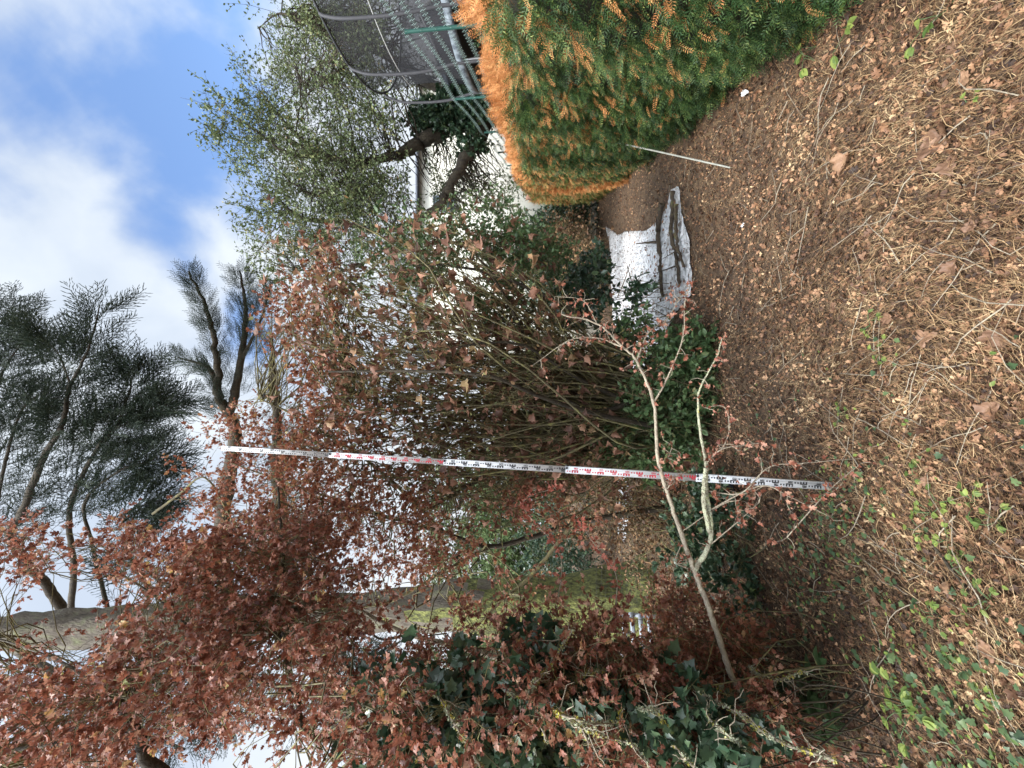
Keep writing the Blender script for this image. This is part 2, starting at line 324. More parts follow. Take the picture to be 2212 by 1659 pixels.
obj('ground', [(np.column_stack([X.ravel(), Y.ravel(), gz(X, Y).ravel()]), np.stack([i, i + 1, i + nx + 1, i + nx], -1).reshape(-1, 4))], m_soil, smooth=True,
    label='brown leaf-strewn garden soil', kind='structure')

def polar(g, n, r0, r1, a0=-62, a1=58, pw=1.0):
    r = r0 * (r1 / r0) ** (g.random(n) ** pw); a = np.radians(g.uniform(a0, a1, n)); x = r * np.sin(a); y = r * np.cos(a)
    return x, y
def hx(y): return 1.526 + .3745 * y      # the hedge's foot
def keep(x, y, *arr):
    k = x < hx(y) + .25; return [a[k] for a in (x, y) + arr]
def patchy(x, y, s, ph=0):
    return np.sin(x * s + ph + 1.3 * np.sin(y * s * .7 + ph)) * np.cos(y * s * 1.1 + 2 * ph + np.sin(x * s * .5))
g = rg(1)
# leaf litter
x, y = polar(g, 170000, 1.3, 24); x, y = keep(x, y); n = len(x)
nrm = unit(np.column_stack([g.normal(0, .65, n), g.normal(0, .65, n), np.ones(n)])); ax = rdir(g, n); rot = frames(ax - nrm * (ax * nrm).sum(1, keepdims=True), nrm)
sz = g.uniform(.009, .028, n) * (1 + .7 * (g.random(n) < .08)) * (1 + .05 * np.hypot(x, y)); z = gz(x, y) + g.uniform(.0, .03, n)
P = np.column_stack([x, y, z]); h = n // 3
def drift(c, amt=.22):
    V, F, R = c; return V, F, np.clip(R + amt * (patchy(V[:, 0], V[:, 1], 2.9, .5) * .6 + patchy(V[:, 0], V[:, 1], 7.3, 2) * .6) - .06, 0, 1)
obj('leaf_litter', [drift(inst(T_FLAKE, P[:2 * h], rot[:2 * h], sz[:2 * h], g, 1.)), drift(inst(T_LOBE, P[2 * h:], rot[2 * h:], sz[2 * h:] * 1.35, g, 1.))], m_litter,
    label='small brown and tan fallen leaves covering the garden floor', kind='stuff', cat='leaf litter')
# dry grass in swathes
x, y = polar(g, 190000, 1.3, 22); k = (patchy(x, y, 1.6) + .9 * patchy(x, y, .8, 2) + g.normal(0, .55, len(x)) + .30 * (x + .3) + .25 * (np.hypot(x, y) < 3.6)) > -.35; x, y = keep(x[k], y[k]); n = len(x)
base = 2.2 * patchy(x, y, .9, 1) + 1.2
az = base + g.normal(0, .75, n); el = np.abs(g.normal(.12, .22, n)); D = np.column_stack([np.cos(az) * np.cos(el), np.sin(az) * np.cos(el), np.sin(el)])
rot = frames(D, np.column_stack([g.normal(0, .4, n), g.normal(0, .4, n), np.ones(n)])); P = np.column_stack([x, y, gz(x, y) + g.uniform(.0, .035, n)])
ln = g.uniform(.025, .10, n) * (1 + .6 * (g.random(n) < .06)); sw = np.column_stack([ln, ln, ln * .6]); q = n // 3
obj('dry_grass', [drift(inst(bladeT(c, wd), P[a:b], rot[a:b], sw[a:b], g, 1.)) for c, wd, a, b in ((.5, .014, 0, q), (-.6, .012, q, 2 * q), (1.3, .011, 2 * q, n))], m_straw,
    label='pale dry grass stalks matted across the ground', kind='stuff', cat='dry grass')
# ivy and weeds creeping over the ground on the left
x, y = polar(g, 13000, 1.6, 7, -70, 6); k = ((patchy(x, y, 2.3, 1) + g.normal(0, .45, len(x)) - .5 * (x + .4 * (y - 2.2))) > 1.0) | (g.random(len(x)) < .018); x, y = x[k], y[k]; n = len(x)
nrm = unit(np.column_stack([g.normal(0, .3, n), g.normal(-.2, .3, n), np.ones(n)])); rot = frames(rdir(g, n) * [1, 1, .2], nrm); P = np.column_stack([x, y, gz(x, y) + g.uniform(.045, .09, n)])
h = n * 3 // 5
obj('creeping_ivy', [inst(T_IVY, P[:h], rot[:h], g.uniform(.022, .048, h), g)], m_ivyg, label='dark green ivy leaves creeping over the litter', kind='stuff', cat='ivy')
obj('low_weeds', [inst(T_OVAL, P[h:], rot[h:], g.uniform(.018, .036, n - h), g)], m_lime, label='lime green seedlings and weeds among the litter', kind='stuff', cat='weeds')
# fallen twigs
def twigs_on_ground(n, a0, a1, r0, r1, seed):
    g = rg(seed); x, y = polar(g, n, r0, r1, a0, a1); a = g.uniform(0, pi, n); l = g.uniform(.12, .6, n)
    A = np.column_stack([x, y, gz(x, y) + .03]); B = A + np.column_stack([np.cos(a) * l, np.sin(a) * l, g.uniform(-.01, .05, n)])
    k = (A[:, 0] < hx(A[:, 1]) - .1) & (B[:, 0] < hx(B[:, 1]) - .1); C_ = curves(A[k], B[k], 6, .05, g)
    return tubes(C_, g.uniform(.0018, .0042, k.sum())[:, None] * np.linspace(1.2, .4, 6)[None], 4)
obj('fallen_twigs', [twigs_on_ground(520, -65, 50, 1.6, 9, 4)], m_pale, label='thin pale twigs scattered on the litter', kind='stuff', cat='twigs')
for nm, a, b, r, lab in (('fallen_stick', (3700, 2150), (3900, 2400), .009, 'grey-brown stick lying beside the lime weeds'), ('fallen_stick', (3380, 1640), (3600, 1760), .005, 'thin pale forked stick lying on bare litter near the middle')):
    A = gp(a[0] / 1.8228, a[1] / 1.8228); B = gp(b[0] / 1.8228, b[1] / 1.8228); pl = [A + [0, 0, .03], (A + B) / 2 + [.02, 0, .05], B + [0, 0, .03]]
    c, P_ = limb(pl, r, r * .6, 6, 12, .15, 3); mid = P_[6]; s2 = limb([mid, mid + (B - A) * .15 + [.06, .03, .02], mid + (B - A) * .3 + [.13, .02, .02]], r * .6, r * .25, 5, 8)[0]
    obj(nm, [c, s2], m_pale if r < .006 else m_bark, label=lab, cat='stick')
# large fallen leaves
LL = ('largest brown leaf of the pair curled beside the right grass swathe', 'big brown leaf lying flat left of the largest curled leaf', 'brown leaf on dry grass just above the biggest pair', 'small tan leaf lying off the free end of the metal rod', 'dark folded leaf alone in matted grass', 'grey-brown leaf tucked behind the biggest curled pair', 'crumpled dark leaf among long straw near the right side', 'tan leaf cut by the right edge on straw', 'small orange leaf in front of the white sheet', 'tan leaf beside straw at the right edge middle', 'tiny pale leaf beside the small orange leaf', 'dark leaf near the top right corner of the grass', 'small brown leaf nearest the sheet corner', 'brown leaf midway between rod and right edge', 'orange-brown leaf among lime seedlings on the left ground', 'ochre leaf among creeping ivy', 'ochre leaf at the lower right edge by ivy', 'brown leaf right of the white paper scrap', 'narrow brown leaf touching another beside the paper scrap', 'brown leaf on bare litter before the sheet branches', 'small leaf centred on the open litter', 'brown leaf right of the dark folded leaf', 'orange leaf below the lone straw tuft', 'curled brown leaf in the middle of the litter')
def bigleaf(sd):
    g = rg(900 + sd); o_ = np.array([(0, 0), (.03, .10), (-.04, .22), (.04, .33), (.16, .34), (.20, .48), (.33, .50), (.40, .40), (.45, .27), (.56, .32), (.66, .25), (.74, .14), (.88, .09), (1, 0)]); o_ = np.vstack([o_, o_[::-1][1:-1] * [1, -1]]) + g.normal(0, .018, (26, 2)); n = len(o_); c = np.array([.38, 0]); V = []
    for f in (.3, .62, .85, 1.0):
        P = c + (o_ - c) * f; z = g.uniform(.25, .7) * np.abs(P[:, 1]) * f - g.uniform(-.5, 1.0) * (P[:, 0] - .4) ** 2 + .05 * f * np.sin(P[:, 1] * 17 + sd) + g.normal(0, .018, n) * f; V.append(np.column_stack([P, z]))
    V = np.vstack(V + [np.array([[.38, 0, 0]])]); i = np.arange(n); j = (i + 1) % n; F = [np.stack([i, j, np.full(n, 4 * n)], -1)]
    for k in range(3): F += [np.stack([i + k * n, i + k * n + n, j + k * n], -1), np.stack([j + k * n, i + k * n + n, j + k * n + n], -1)]
    return V, np.concatenate(F), np.clip(g.normal(.5, .14, len(V)), 0, 1)
g = rg(9); li = 0
for (px, py, s, up) in ((1840, 330, .19, 1), (2010, 315, .20, 1), (2060, 300, .17, 0), (1650, 425, .09, 0), (2045, 590, .12, 1), (2055, 345, .14, 1), (1995, 735, .14, 1), (2165, 710, .15, 1), (1785, 632, .07, 0), (2140, 895, .13, 0), (1815, 655, .07, 0), (2120, 160, .10, 1), (1660, 720, .07, 0), (1870, 560, .08, 1), (2070, 1260, .12, 0), (1920, 1310, .11, 0), (2180, 1410, .12, 0), (1795, 210, .10, 1), (1835, 205, .09, 1), (1655, 640, .07, 1), (1720, 560, .08, 0), (2100, 500, .09, 0), (2020, 1050, .09, 0), (1930, 690, .11, 1)):
    p = gp(px, py); p[2] = gz(p[0], p[1]) + .035
    nrm = unit(np.array([[g.normal(0, .25), g.normal(0, .25) - .2, 1.]])); rot = frames(rdir(g, 1) * [1, 1, .1], nrm)
    V, F, R = inst(bigleaf(li), np.zeros((1, 3)), rot, np.array([s * .78]), g, .45)
    o = obj('fallen_leaf', [(V, F, R)], m_big, label=LL[li], cat='leaf', group='large leaves lying on the grass'); li += 1; o.location = Vector([float(a) for a in p])

# ------------------------------------------------------------------ yew hedge on the right
tdir = unit(np.array([.3507, .9365, 0])); ndir = np.array([-.9365, .3507, 0])
def Hh(y): return np.minimum(2.60 + .052 * (y - 2.5), 3.04)
def hsurf(y, v, off, depth=1.15):
    """v 0..1 up the face, 1..1.45 across the top; returns position and normal"""
    H = Hh(y); s = y / .9365; f = np.clip(v, 0, 1); zt = f * H; bul = .10 * np.sin(f * pi) - .10 * (1 - np.clip(f / .25, 0, 1)) + .05 * np.sin(y * 2.3 + 3 * f) + .04 * np.sin(y * 5.1 + 7 * f + 1)
    rd = np.clip((f - .90) / .10, 0, 1); inw = -.13 * rd ** 2 - np.clip(v - 1, 0, 1) / .45 * depth
    o_ = bul + inw + off; bx = hx(y)
    P = np.column_stack([bx + ndir[0] * o_, y + ndir[1] * o_, zt + .03 * np.sin(y * 3.1) * (v > .9) + off * rd])
    nn = ndir[None] * (1 - rd[:, None] * .75) + np.array([0, 0, 1.])[None] * rd[:, None]
    return P, unit(nn)
def hedge(name, y0, y1, segs, seed, label, cat, mg, mb, brown_top, group=None):
    g = rg(seed); root = thing(name, label, cat, (hx((y0 + y1) / 2), (y0 + y1) / 2, 0), group)
    # dark inner body
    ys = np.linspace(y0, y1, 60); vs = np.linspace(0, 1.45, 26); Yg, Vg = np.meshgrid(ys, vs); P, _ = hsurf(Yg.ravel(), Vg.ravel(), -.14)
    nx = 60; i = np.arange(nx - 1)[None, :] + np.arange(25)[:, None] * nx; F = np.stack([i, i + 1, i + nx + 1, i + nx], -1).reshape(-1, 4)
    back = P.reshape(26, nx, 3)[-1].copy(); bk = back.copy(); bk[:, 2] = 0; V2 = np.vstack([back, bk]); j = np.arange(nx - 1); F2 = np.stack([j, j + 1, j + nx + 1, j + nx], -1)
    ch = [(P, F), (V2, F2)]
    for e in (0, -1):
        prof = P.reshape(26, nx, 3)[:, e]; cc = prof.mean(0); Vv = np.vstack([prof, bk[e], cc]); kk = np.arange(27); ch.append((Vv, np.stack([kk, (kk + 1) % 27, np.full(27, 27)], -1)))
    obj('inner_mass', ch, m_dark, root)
    G, B = [], []
    for (a, b, n, ln, T) in segs:
        y = g.uniform(a, b, n); v = g.random(n) ** .9 * 1.28; w_ = g.random(n) < .10; v[w_] = g.uniform(.90, 1.08, w_.sum())
        P, nn = hsurf(y, v, g.uniform(-.12, .03, n) - .10 * (patchy(y, v * 3, 9.3, 2) < -.45) + .05 * patchy(y, v * 3, 5.7, 3)); rs = g.normal(0, .75, (n, 3)); d = nn * .9 + tdir * rs[:, :1] + np.array([0, 0, 1.]) * (rs[:, 1:2] - .55 * (v < .9)[:, None] + .5 * (v > .95)[:, None])
        up = nn * .9 + np.array([0, 0, .5]) + g.normal(0, .45, (n, 3)); rot = frames(d, up); sc = ln * g.uniform(.65, 1.25, n)
        hgt = np.clip(v, 0, 1)
        pb = .03 + (.09 + .26 * (patchy(y, hgt * 3, 4.1, 1) > .3)) * np.clip((hgt - .22) * 2.2, 0, 1) + brown_top * np.clip((hgt - .925) / .04, 0, 1) + .28 * np.clip((y - 7.5) / 3, 0, 1)
        isb = g.random(n) < pb
        G.append(inst(T, P[~isb], rot[~isb], sc[~isb], g, .55)); B.append(inst(T, P[isb] + nn[isb] * .03, rot[isb], sc[isb] * .75, g, .55))
    obj('green_foliage', G, mg, root); obj('browned_foliage', B, mb, root)
    return root
TY = yewT(8, .27, .024, 2); TY2 = yewT(7, .30, .034, 3); TY3 = yewT(6, .34, .045, 4)
hedge('yew_hedge', -.6, 11.6, ((1.2, 4.2, 9500, .135, TY), (4.2, 7.5, 9500, .15, TY2), (7.5, 11.6, 10500, .15, TY3), (-.6, 1.2, 1800, .15, TY2)), 11,
      'long clipped yew hedge scorched orange along its top on the right', 'hedge', m_yew, m_yewb, .95)
r2 = hedge('yew_hedge', 11.9, 18.0, ((11.9, 18.0, 9000, .19, TY3),), 12, 'yellow-green far end of hedge beyond the orange scorched ridge', 'hedge', m_yewy, m_yewb, .12)
# orange ridge at the joint of the two stretches belongs to the scorched hedge
g = rg(13); n = 2600; y = g.normal(11.5, .13, n); v = g.random(n) * 1.25; P, nn = hsurf(y, v, g.uniform(.0, .16, n)); rot = frames(nn + g.normal(0, .6, (n, 3)), np.array([[0, 0, 1.]]) + g.normal(0, .4, (n, 3)))
hd = [o for o in col.objects if o.name == 'yew_hedge'][0]
obj('browned_ridge', [inst(TY3, P, rot, g.uniform(.08, .15, n), g)], m_yewb, hd)

# ------------------------------------------------------------------ levelling staff
SB = np.array([-.765, 3.226, 0.0]); ST = np.array([-.564, 3.223, 5.0]); sv = unit(ST - SB)
sxv = unit(np.cross(sv, np.array([0, -1., 0]))) * -1; sxv = unit(np.array([1., 0, 0]) - sv * sv[0]); syv = np.cross(sv, sxv)   # x across, y away from the camera
srot = np.stack([sxv, syv, sv], -1)
staff = thing('levelling_staff', 'tall white telescopic levelling staff with red and black marks standing on the litter', 'measuring staff', SB)
WD = (.058, .054, .050, .045, .040); TH = (.030, .026, .022, .018, .014)
def sp(x, yy, z): return SB + sxv * x + syv * yy + sv * z
SEG = {'0': 'abcdef', '1': 'bc', '2': 'abged', '3': 'abgcd', '4': 'fgbc', '5': 'afgcd', '6': 'afgedc', '7': 'abc', '8': 'abcdefg', '9': 'abcdfg'}
def rect(x0, x1, z0, z1, off):
    V = np.array([sp(x0, off, z0), sp(x1, off, z0), sp(x1, off, z1), sp(x0, off, z1)]); return V, np.array([[0, 1, 2, 3]]), np.full(4, .5)
def digit(ch, x, z, w_, h_, off):
    t_ = .0035; out_ = []
    S = {'a': (x, x + w_, z + h_ - t_, z + h_), 'd': (x, x + w_, z, z + t_), 'g': (x, x + w_, z + h_ / 2 - t_ / 2, z + h_ / 2 + t_ / 2),
         'b': (x + w_ - t_, x + w_, z + h_ / 2, z + h_), 'c': (x + w_ - t_, x + w_, z, z + h_ / 2), 'f': (x, x + t_, z + h_ / 2, z + h_), 'e': (x, x + t_, z, z + h_ / 2)}
    for i_, s in enumerate(SEG[ch]): a = S[s]; out_.append(rect(a[0], a[1], a[2], a[3], off - .0001 * i_))
    return out_
for k in range(5):
    wd, th = WD[k], TH[k]; z0, z1 = k * 1.0, k * 1.0 + 1.0
    sec = obj('staff_section', [box(sp(0, 0, (z0 + z1) / 2), (wd, th, 1.0 - .002), srot), box(sp(wd / 2 - .003, -.0012, (z0 + z1) / 2), (.005, th + .002, .996), srot), box(sp(-wd / 2 + .003, -.0012, (z0 + z1) / 2), (.005, th + .002, .996), srot)], m_white, staff)
    mk = []; f = -th / 2 - .0035; W2 = wd / 2 - .008
    for d in range(10):
        zz = z0 + d * .1; s = 1 if d % 2 == 0 else -1
        def rr(xa, xb, za, zb, n_=0): a, b2 = sorted((xa * s, xb * s)); return rect(a, b2, zz + za, zz + zb, f - .0002 * n_)
        if k < 4:
            mk += [rr(-.001, .006, .0, .05), rr(.006, W2, .0, .01), rr(.006, W2, .02, .03), rr(.006, W2, .04, .05)]           # the E block
            mk += [rr(.004, W2 * .7, .06, .07), rr(.004, W2 * .7, .08, .09)]
        else:
            mk += [rr(.004, .013, q_ * .02 + .004, q_ * .02 + .013) for q_ in range(5)]
        tx = '%02d' % (k * 10 + d); w_ = .0065; x0 = -W2 if s > 0 else .005
        for j, c in enumerate(tx): mk += digit(c, x0 + j * (w_ + .002), zz + .004, w_, .03, f)
    obj('scale_marks', mk, m_redp if k in (1, 3) else m_black, sec)
    if k < 4: obj('locking_button', [box(sp(wd / 2 + .003, .002, z1 - .012), (.012, .016, .024), srot), box(sp(wd / 2 - .012, -th / 2 - .004, z1 - .010), (.020, .006, .014), srot)], m_black, staff)
obj('foot_cap', [box(sp(0, 0, -.001), (.062, .034, .02), srot)], m_grey, staff)

# ------------------------------------------------------------------ white sheet with branches on it
outl = [(1310, 488), (1335, 508), (1352, 500), (1400, 498), (1432, 470), (1445, 440), (1452, 410), (1467, 402), (1472, 420), (1478, 460), (1492, 510), (1496, 560), (1500, 600), (1497, 640), (1465, 672), (1440, 720), (1410, 770), (1375, 830), (1335, 840), (1325, 700), (1322, 600), (1320, 545)]
poly = np.array([gp(a, b)[:2] for a, b in outl])
def inside(P, poly):
    x, y = P[:, 0], P[:, 1]; c = np.zeros(len(P), bool); j = len(poly) - 1
    for i in range(len(poly)):
        xi, yi = poly[i]; xj, yj = poly[j]; k = ((yi > y) != (yj > y)) & (x < (xj - xi) * (y - yi) / (yj - yi + 1e-12) + xi); c ^= k; j = i
    return c
def sheetz(x, y, s=0):
    a = np.abs(np.sin(x * 5 + 2.5 * np.sin(y * 2.1 + s))) * .035 + np.abs(np.sin(y * 7 + 3 * np.sin(x * 3 + s))) * .03 + np.abs(np.sin((x + y) * 11 + 2 * np.sin(x * 4))) * .02
    return gz(x, y) + .02 + a * np.clip(1.35 - (np.hypot(x, y) - 6) / 7, .25, 1)
def sheet(name, poly, label, s=0):
    from mathutils.geometry import delaunay_2d_cdt
    g = rg(600 + s); mn, mxx = poly.min(0), poly.max(0); B = []
    for k in range(len(poly)):
        a_, b_ = poly[k], poly[(k + 1) % len(poly)]; m = max(2, int(np.linalg.norm(b_ - a_) / .07)); B += [a_ + (b_ - a_) * t_ / m + g.normal(0, .010, 2) for t_ in range(m)]
    B = np.array(B); nb = len(B); n = int((mxx - mn).prod() / .0022); Q = mn + g.random((n, 2)) * (mxx - mn); Q = Q[inside(Q, B)]
    d = np.concatenate([np.linalg.norm(q[:, None] - B[None], axis=2).min(1) for q in np.array_split(Q, 30)]); Q = Q[d > .035]
    P = np.vstack([B, Q]); res = delaunay_2d_cdt([Vector(p) for p in P], [(k, (k + 1) % nb) for k in range(nb)], [], 1, 1e-4)
    P = np.array([tuple(v) for v in res[0]]); F = np.array([f for f in res[2] if len(f) == 3]); cen = P[F].mean(1); F = F[inside(cen, B)]
    d = np.concatenate([np.linalg.norm(q[:, None] - B[None], axis=2).min(1) for q in np.array_split(P, 30)])
    z0 = gz(P[:, 0], P[:, 1]) + .022; z = z0 + (sheetz(P[:, 0], P[:, 1], s) - z0 + g.normal(0, .009, len(P))) * np.clip(d / .35, .2, 1)
    o = obj(name, [(np.column_stack([P, z]), F)], m_sheet, smooth=True, label=label, cat='plastic sheet')
    md = o.modifiers.new('thickness', 'SOLIDIFY'); md.thickness = .004; return o
sheet('plastic_sheet', poly, 'large crumpled white plastic sheet spread on the ground under mossy branches')
sheet('plastic_sheet', np.array([gp(a, b)[:2] for a, b in ((1330, 900), (1350, 905), (1362, 960), (1358, 1040), (1366, 1080), (1352, 1170), (1335, 1160), (1330, 1000))]), 'smaller white sheet glimpsed behind the shrub stems', 2)
def on_sheet(px, py, h=.09): p = gp(px, py); p[2] = gz(p[0], p[1]) + h; return p
def log(name, pts, r0, r1, label, subs, h=.10):
    pp = [on_sheet(a, b, h + .05 * ((i * 37) % 3) / 3) for i, (a, b) in enumerate(pts)]
    c, P_ = limb(pp, r0, r1, 8, 26, .22, 5); ch = [c]
    for (a, b, r) in subs: ch.append(limb([on_sheet(*a, h + .04), on_sheet((a[0] + b[0]) / 2 + 2, (a[1] + b[1]) / 2, h + .12), on_sheet(*b, h + .18)], r, r * .3, 6, 10, .15, 6)[0])
    return obj(name, ch, m_log, smooth=True, label=label, cat='branch')
log('mossy_branch', [(1442, 440), (1438, 480), (1436, 515), (1440, 555), (1446, 590), (1447, 640)], .05, .03, 'thick dark mossy branch lying across the middle of the white sheet', [((1438, 522), (1402, 525), .03), ((1436, 500), (1452, 470), .025)])
log('mossy_branch', [(1464, 412), (1466, 450), (1471, 500), (1474, 540), (1480, 580), (1486, 610)], .04, .025, 'mossy branch along the near edge of the white sheet', [((1480, 560), (1500, 540), .015), ((1476, 575), (1452, 590), .015)])
log('mossy_branch', [(1474, 440), (1478, 480), (1484, 530), (1492, 575)], .035, .02, 'thinner branch beside the near edge of the white sheet', [((1484, 540), (1466, 560), .012)])
log('fallen_branch', [(1345, 640), (1362, 600), (1374, 570)], .018, .01, 'pale brown stick on the far left part of the white sheet', [], .12)
log('fallen_branch', [(1395, 650), (1378, 615), (1366, 575)], .022, .012, 'long brown stick pointing away on the white sheet', [((1380, 615), (1370, 640), .012)], .12)
# twiggy crumbs on the sheet
g = rg(15); P = np.array([on_sheet(g.uniform(1335, 1490), g.uniform(430, 690), .11) for _ in range(900)]); P = P[inside(P[:, :2], poly)]; n = len(P); P[:, 2] = sheetz(P[:, 0], P[:, 1]) + .012
obj('leaf_debris', [inst(T_FLAKE, P, frames(rdir(g, n) * [1, 1, .1], np.tile([[0, 0, 1.]], (n, 1)) + g.normal(0, .2, (n, 3))), g.uniform(.02, .09, n), g)], m_litter, label='scattered leaf and bark crumbs on the white sheet', kind='stuff', cat='debris')

# ------------------------------------------------------------------ rod, label stake, small white scraps
def straight(A, B, r, m=3, sides=8):
    return tubes(np.linspace(A, B, m)[None], np.full((1, m), r), sides)
A = gp(1580, 362); A[2] = .01; D_ = 5.2
pB = pt(1311, 303, 6.6)
obj('metal_rod', [straight(A, pB, .011, 3, 10), straight(pB, pB + (pB - A) * .004, .013)], m_rod, smooth=True, label='thin grey metal rod leaning from the ground against the hedge', cat='rod')
p = pt(1255, 318, 7.25); st = thing('plant_label', 'small weathered flat wooden stake stuck in the hedge above the rod', 'stake', p)
obj('blade', [box(p, (.05, .015, .26), Matrix.Rotation(.25, 3, 'Y'))], m_rod, st); obj('tip', [box(p + [.03, 0, -.17], (.025, .012, .10), Matrix.Rotation(.25, 3, 'Y'))], m_rod, st)
def scrap(px, py, s, label, seed):
    p = gp(px, py); g = rg(seed); V, F, R = grid(-1, 1, -.5, .5, 12, 8, lambda X, Y: .35 * np.sin(X * 3 + seed) * np.cos(Y * 4) + .2 * np.sin(X * 7 + Y * 6) + .25)
    o = obj('paper_scrap', [(V * s, F, R)], m_white, smooth=True, label=label, cat='scrap'); o.location = Vector([float(a) for a in (p[0], p[1], gz(p[0], p[1]) + .045)]); o.rotation_euler.z = seed
scrap(1620, 200, .055, 'crumpled white scrap lying beside the foot of the hedge', 1.0)
scrap(1612, 487, .028, 'tiny white scrap on the litter in front of the sheet', 2.0)

# ------------------------------------------------------------------ neighbour's side: terrace, fence, trampoline, shed, house
ter = []
a0 = np.array([hx(-1) + 1.3, -1, 0]); a1 = np.array([hx(17.5) + 1.3, 17.5, 0]); TZ = 2.62
Vt = np.array([[a0[0], a0[1], 0], [a1[0], a1[1], 0], [40, 17.5, 0], [40, -1, 0], [a0[0], a0[1], TZ], [a1[0], a1[1], TZ], [40, 17.5, TZ], [40, -1, TZ]])
obj('terrace', [(Vt, np.array([[4, 5, 6, 7][::-1], [0, 1, 5, 4], [1, 2, 6, 5], [2, 3, 7, 6], [3, 0, 4, 7]]))], m_soil, label='raised garden level behind the hedge', kind='structure')
fx = lambda y: 2.75 + .3745 * y
fence = thing('wire_fence', 'green wire mesh fence on green posts rising behind the hedge top', 'fence', (fx(8), 8, TZ))
for y in (2.45, 5.1, 7.75, 10.4, 13.0, 15.6):
    obj('post', [straight(np.array([fx(y), y, TZ - .1]), np.array([fx(y), y, 4.03 if y < 9 else 3.9]), .024, 3, 8), straight(np.array([fx(y), y, 4.03 if y < 9 else 3.9]), np.array([fx(y), y, 4.05 if y < 9 else 3.92]), .028, 3, 8)], m_post, fence)
# zigzag wires of the mesh
ch = []; cell = .10; ys = np.arange(2.45, 15.6, cell / 2 * .9365)
for k in range(15):
    zb = TZ + .1 + k * cell; zz = zb + np.where(np.arange(len(ys)) % 2 == 0, 0, cell * .5) * (1 if k % 2 else -1)
    sag = -.05 * np.abs(np.sin((ys - 2.45) / 2.65 * pi)) * (k / 14); fr = np.clip((ys - 8) / 4, 0, 1) * -.12
    ch.append(tubes(np.column_stack([fx(ys) + .012 * ((-1) ** k), ys, zz + sag + fr])[None], np.full((1, len(ys)), .0028), 3))
obj('wire_mesh', ch, m_wire, fence)

tramp = thing('trampoline', 'round garden trampoline with black safety net behind the hedge', 'trampoline', (8.42, 6.757, TZ))
tc_ = np.array([8.42, 6.757]); TR = 2.68; ZP, ZT = 3.74, 5.80
def tp(deg, z, r=TR): a = math.radians(deg); return np.array([tc_[0] + r * math.cos(a), tc_[1] + r * math.sin(a), z])
PA = (196.9, 176.5, 141.5, 106, 70, 35, 0, -35, -70, -105, -131)
for a in PA:
    pl = [tp(a, TZ + .3, TR + .06), tp(a, ZP, TR + .06), tp(a, ZP + .7, TR + .16), tp(a, ZT - .5, TR + .14), tp(a, ZT - .12, TR + .04), tp(a, ZT, TR - .05)]
    obj('net_pole', [limb(pl, .028, .025, 8, 24)[0]], m_pole, tramp, smooth=True)
    obj('leg', [straight(tp(a, TZ, TR + .02), tp(a, ZP - .05, TR + .02), .025)], m_grey, tramp)
ring = np.array([tp(a, ZT, TR - .06) for a in np.linspace(0, 360, 73)]); obj('top_rail', [tubes(ring[None], np.full((1, 73), .022), 6)], m_black, tramp, smooth=True)
obj('middle_cord', [tubes(np.array([tp(a, ZT - .85, TR - .05) for a in np.linspace(150, 330, 60)])[None], np.full((1, 60), .008), 4)], m_trim, tramp)
aa = np.linspace(0, 360, 97)
padV = np.concatenate([[tp(a, ZP + .05, TR - .32) for a in aa], [tp(a, ZP + .08, TR - .15) for a in aa], [tp(a, ZP + .06, TR + .05) for a in aa], [tp(a, ZP - .07, TR + .07) for a in aa], [tp(a, ZP - .08, TR + .03) for a in aa]])
i = (np.arange(96)[None, :] + np.arange(4)[:, None] * 97).ravel(); obj('edge_pad', [(padV, np.stack([i, i + 1, i + 98, i + 97], -1))], m_pad, tramp, smooth=True)
dk = np.concatenate([[tp(a, ZP, TR - .3) for a in aa[:-1]], [[*tc_, ZP - .05]]]); i = np.arange(96); obj('jumping_mat', [(dk, np.stack([i, (i + 1) % 96, np.full(96, 96)], -1))], m_black, tramp)
na = np.concatenate([np.linspace(152, 352, 90), np.linspace(360, 505, 50)]); nz_ = np.linspace(0, 1, 14); NV = []
for j, t_ in enumerate(nz_):
    for a in na:
        a2 = a
        if 152 <= a < 185: a2 = 185 + (a - 185) * (1 - .42 * math.sin(pi * t_) ** .8)     # the entry flap sags open
        NV.append(tp(a2, ZP + .05 + t_ * (ZT - ZP - .08), TR - .07 - .10 * math.sin(pi * t_)))
i = (np.arange(139)[None, :] + np.arange(13)[:, None] * 140).ravel(); obj('safety_net', [(np.array(NV), np.stack([i, i + 1, i + 141, i + 140], -1))], m_net, tramp, smooth=True)
for a in (152, 160): pass
# shed
def shedp(px, py, D): return pt(px, py, D)
pk = shedp(913, 38, 10.8); e1 = shedp(957, 139, 10.8); e2 = shedp(992, -50, 10.8)
shed = thing('garden_shed', 'dark gabled shed with pale trimmed verge behind the trampoline net', 'shed', ((e1[0] + e2[0]) / 2, e1[1] + 1, TZ))
e1[1] = pk[1]; e2[1] = pk[1]; dy = np.array([0, 2.2, 0]); b1 = e1.copy(); b1[2] = TZ; b2 = e2.copy(); b2[2] = TZ
Vs = np.array([b1, e1, pk, e2, b2]); Vs = np.vstack([Vs, Vs + dy])
obj('wall', [(Vs, np.array([[0, 1, 6, 5], [3, 4, 9, 8], [4, 0, 5, 9]])), (Vs[:5], np.array([[0, 1, 2, 3, 4]])), (Vs[5:], np.array([[4, 3, 2, 1, 0]]))], m_shed, shed)
up_ = np.array([0, 0, .06]); fr_ = np.array([0, -.08, 0]); bk_ = dy + [0, .08, 0]
def slab(a, b): V = np.array([a + fr_, b + fr_, b + bk_, a + bk_]); V = np.vstack([V + [0, 0, .004], V + up_]); return V, np.array([[0, 1, 2, 3], [7, 6, 5, 4], [0, 4, 5, 1], [1, 5, 6, 2], [2, 6, 7, 3], [3, 7, 4, 0]])
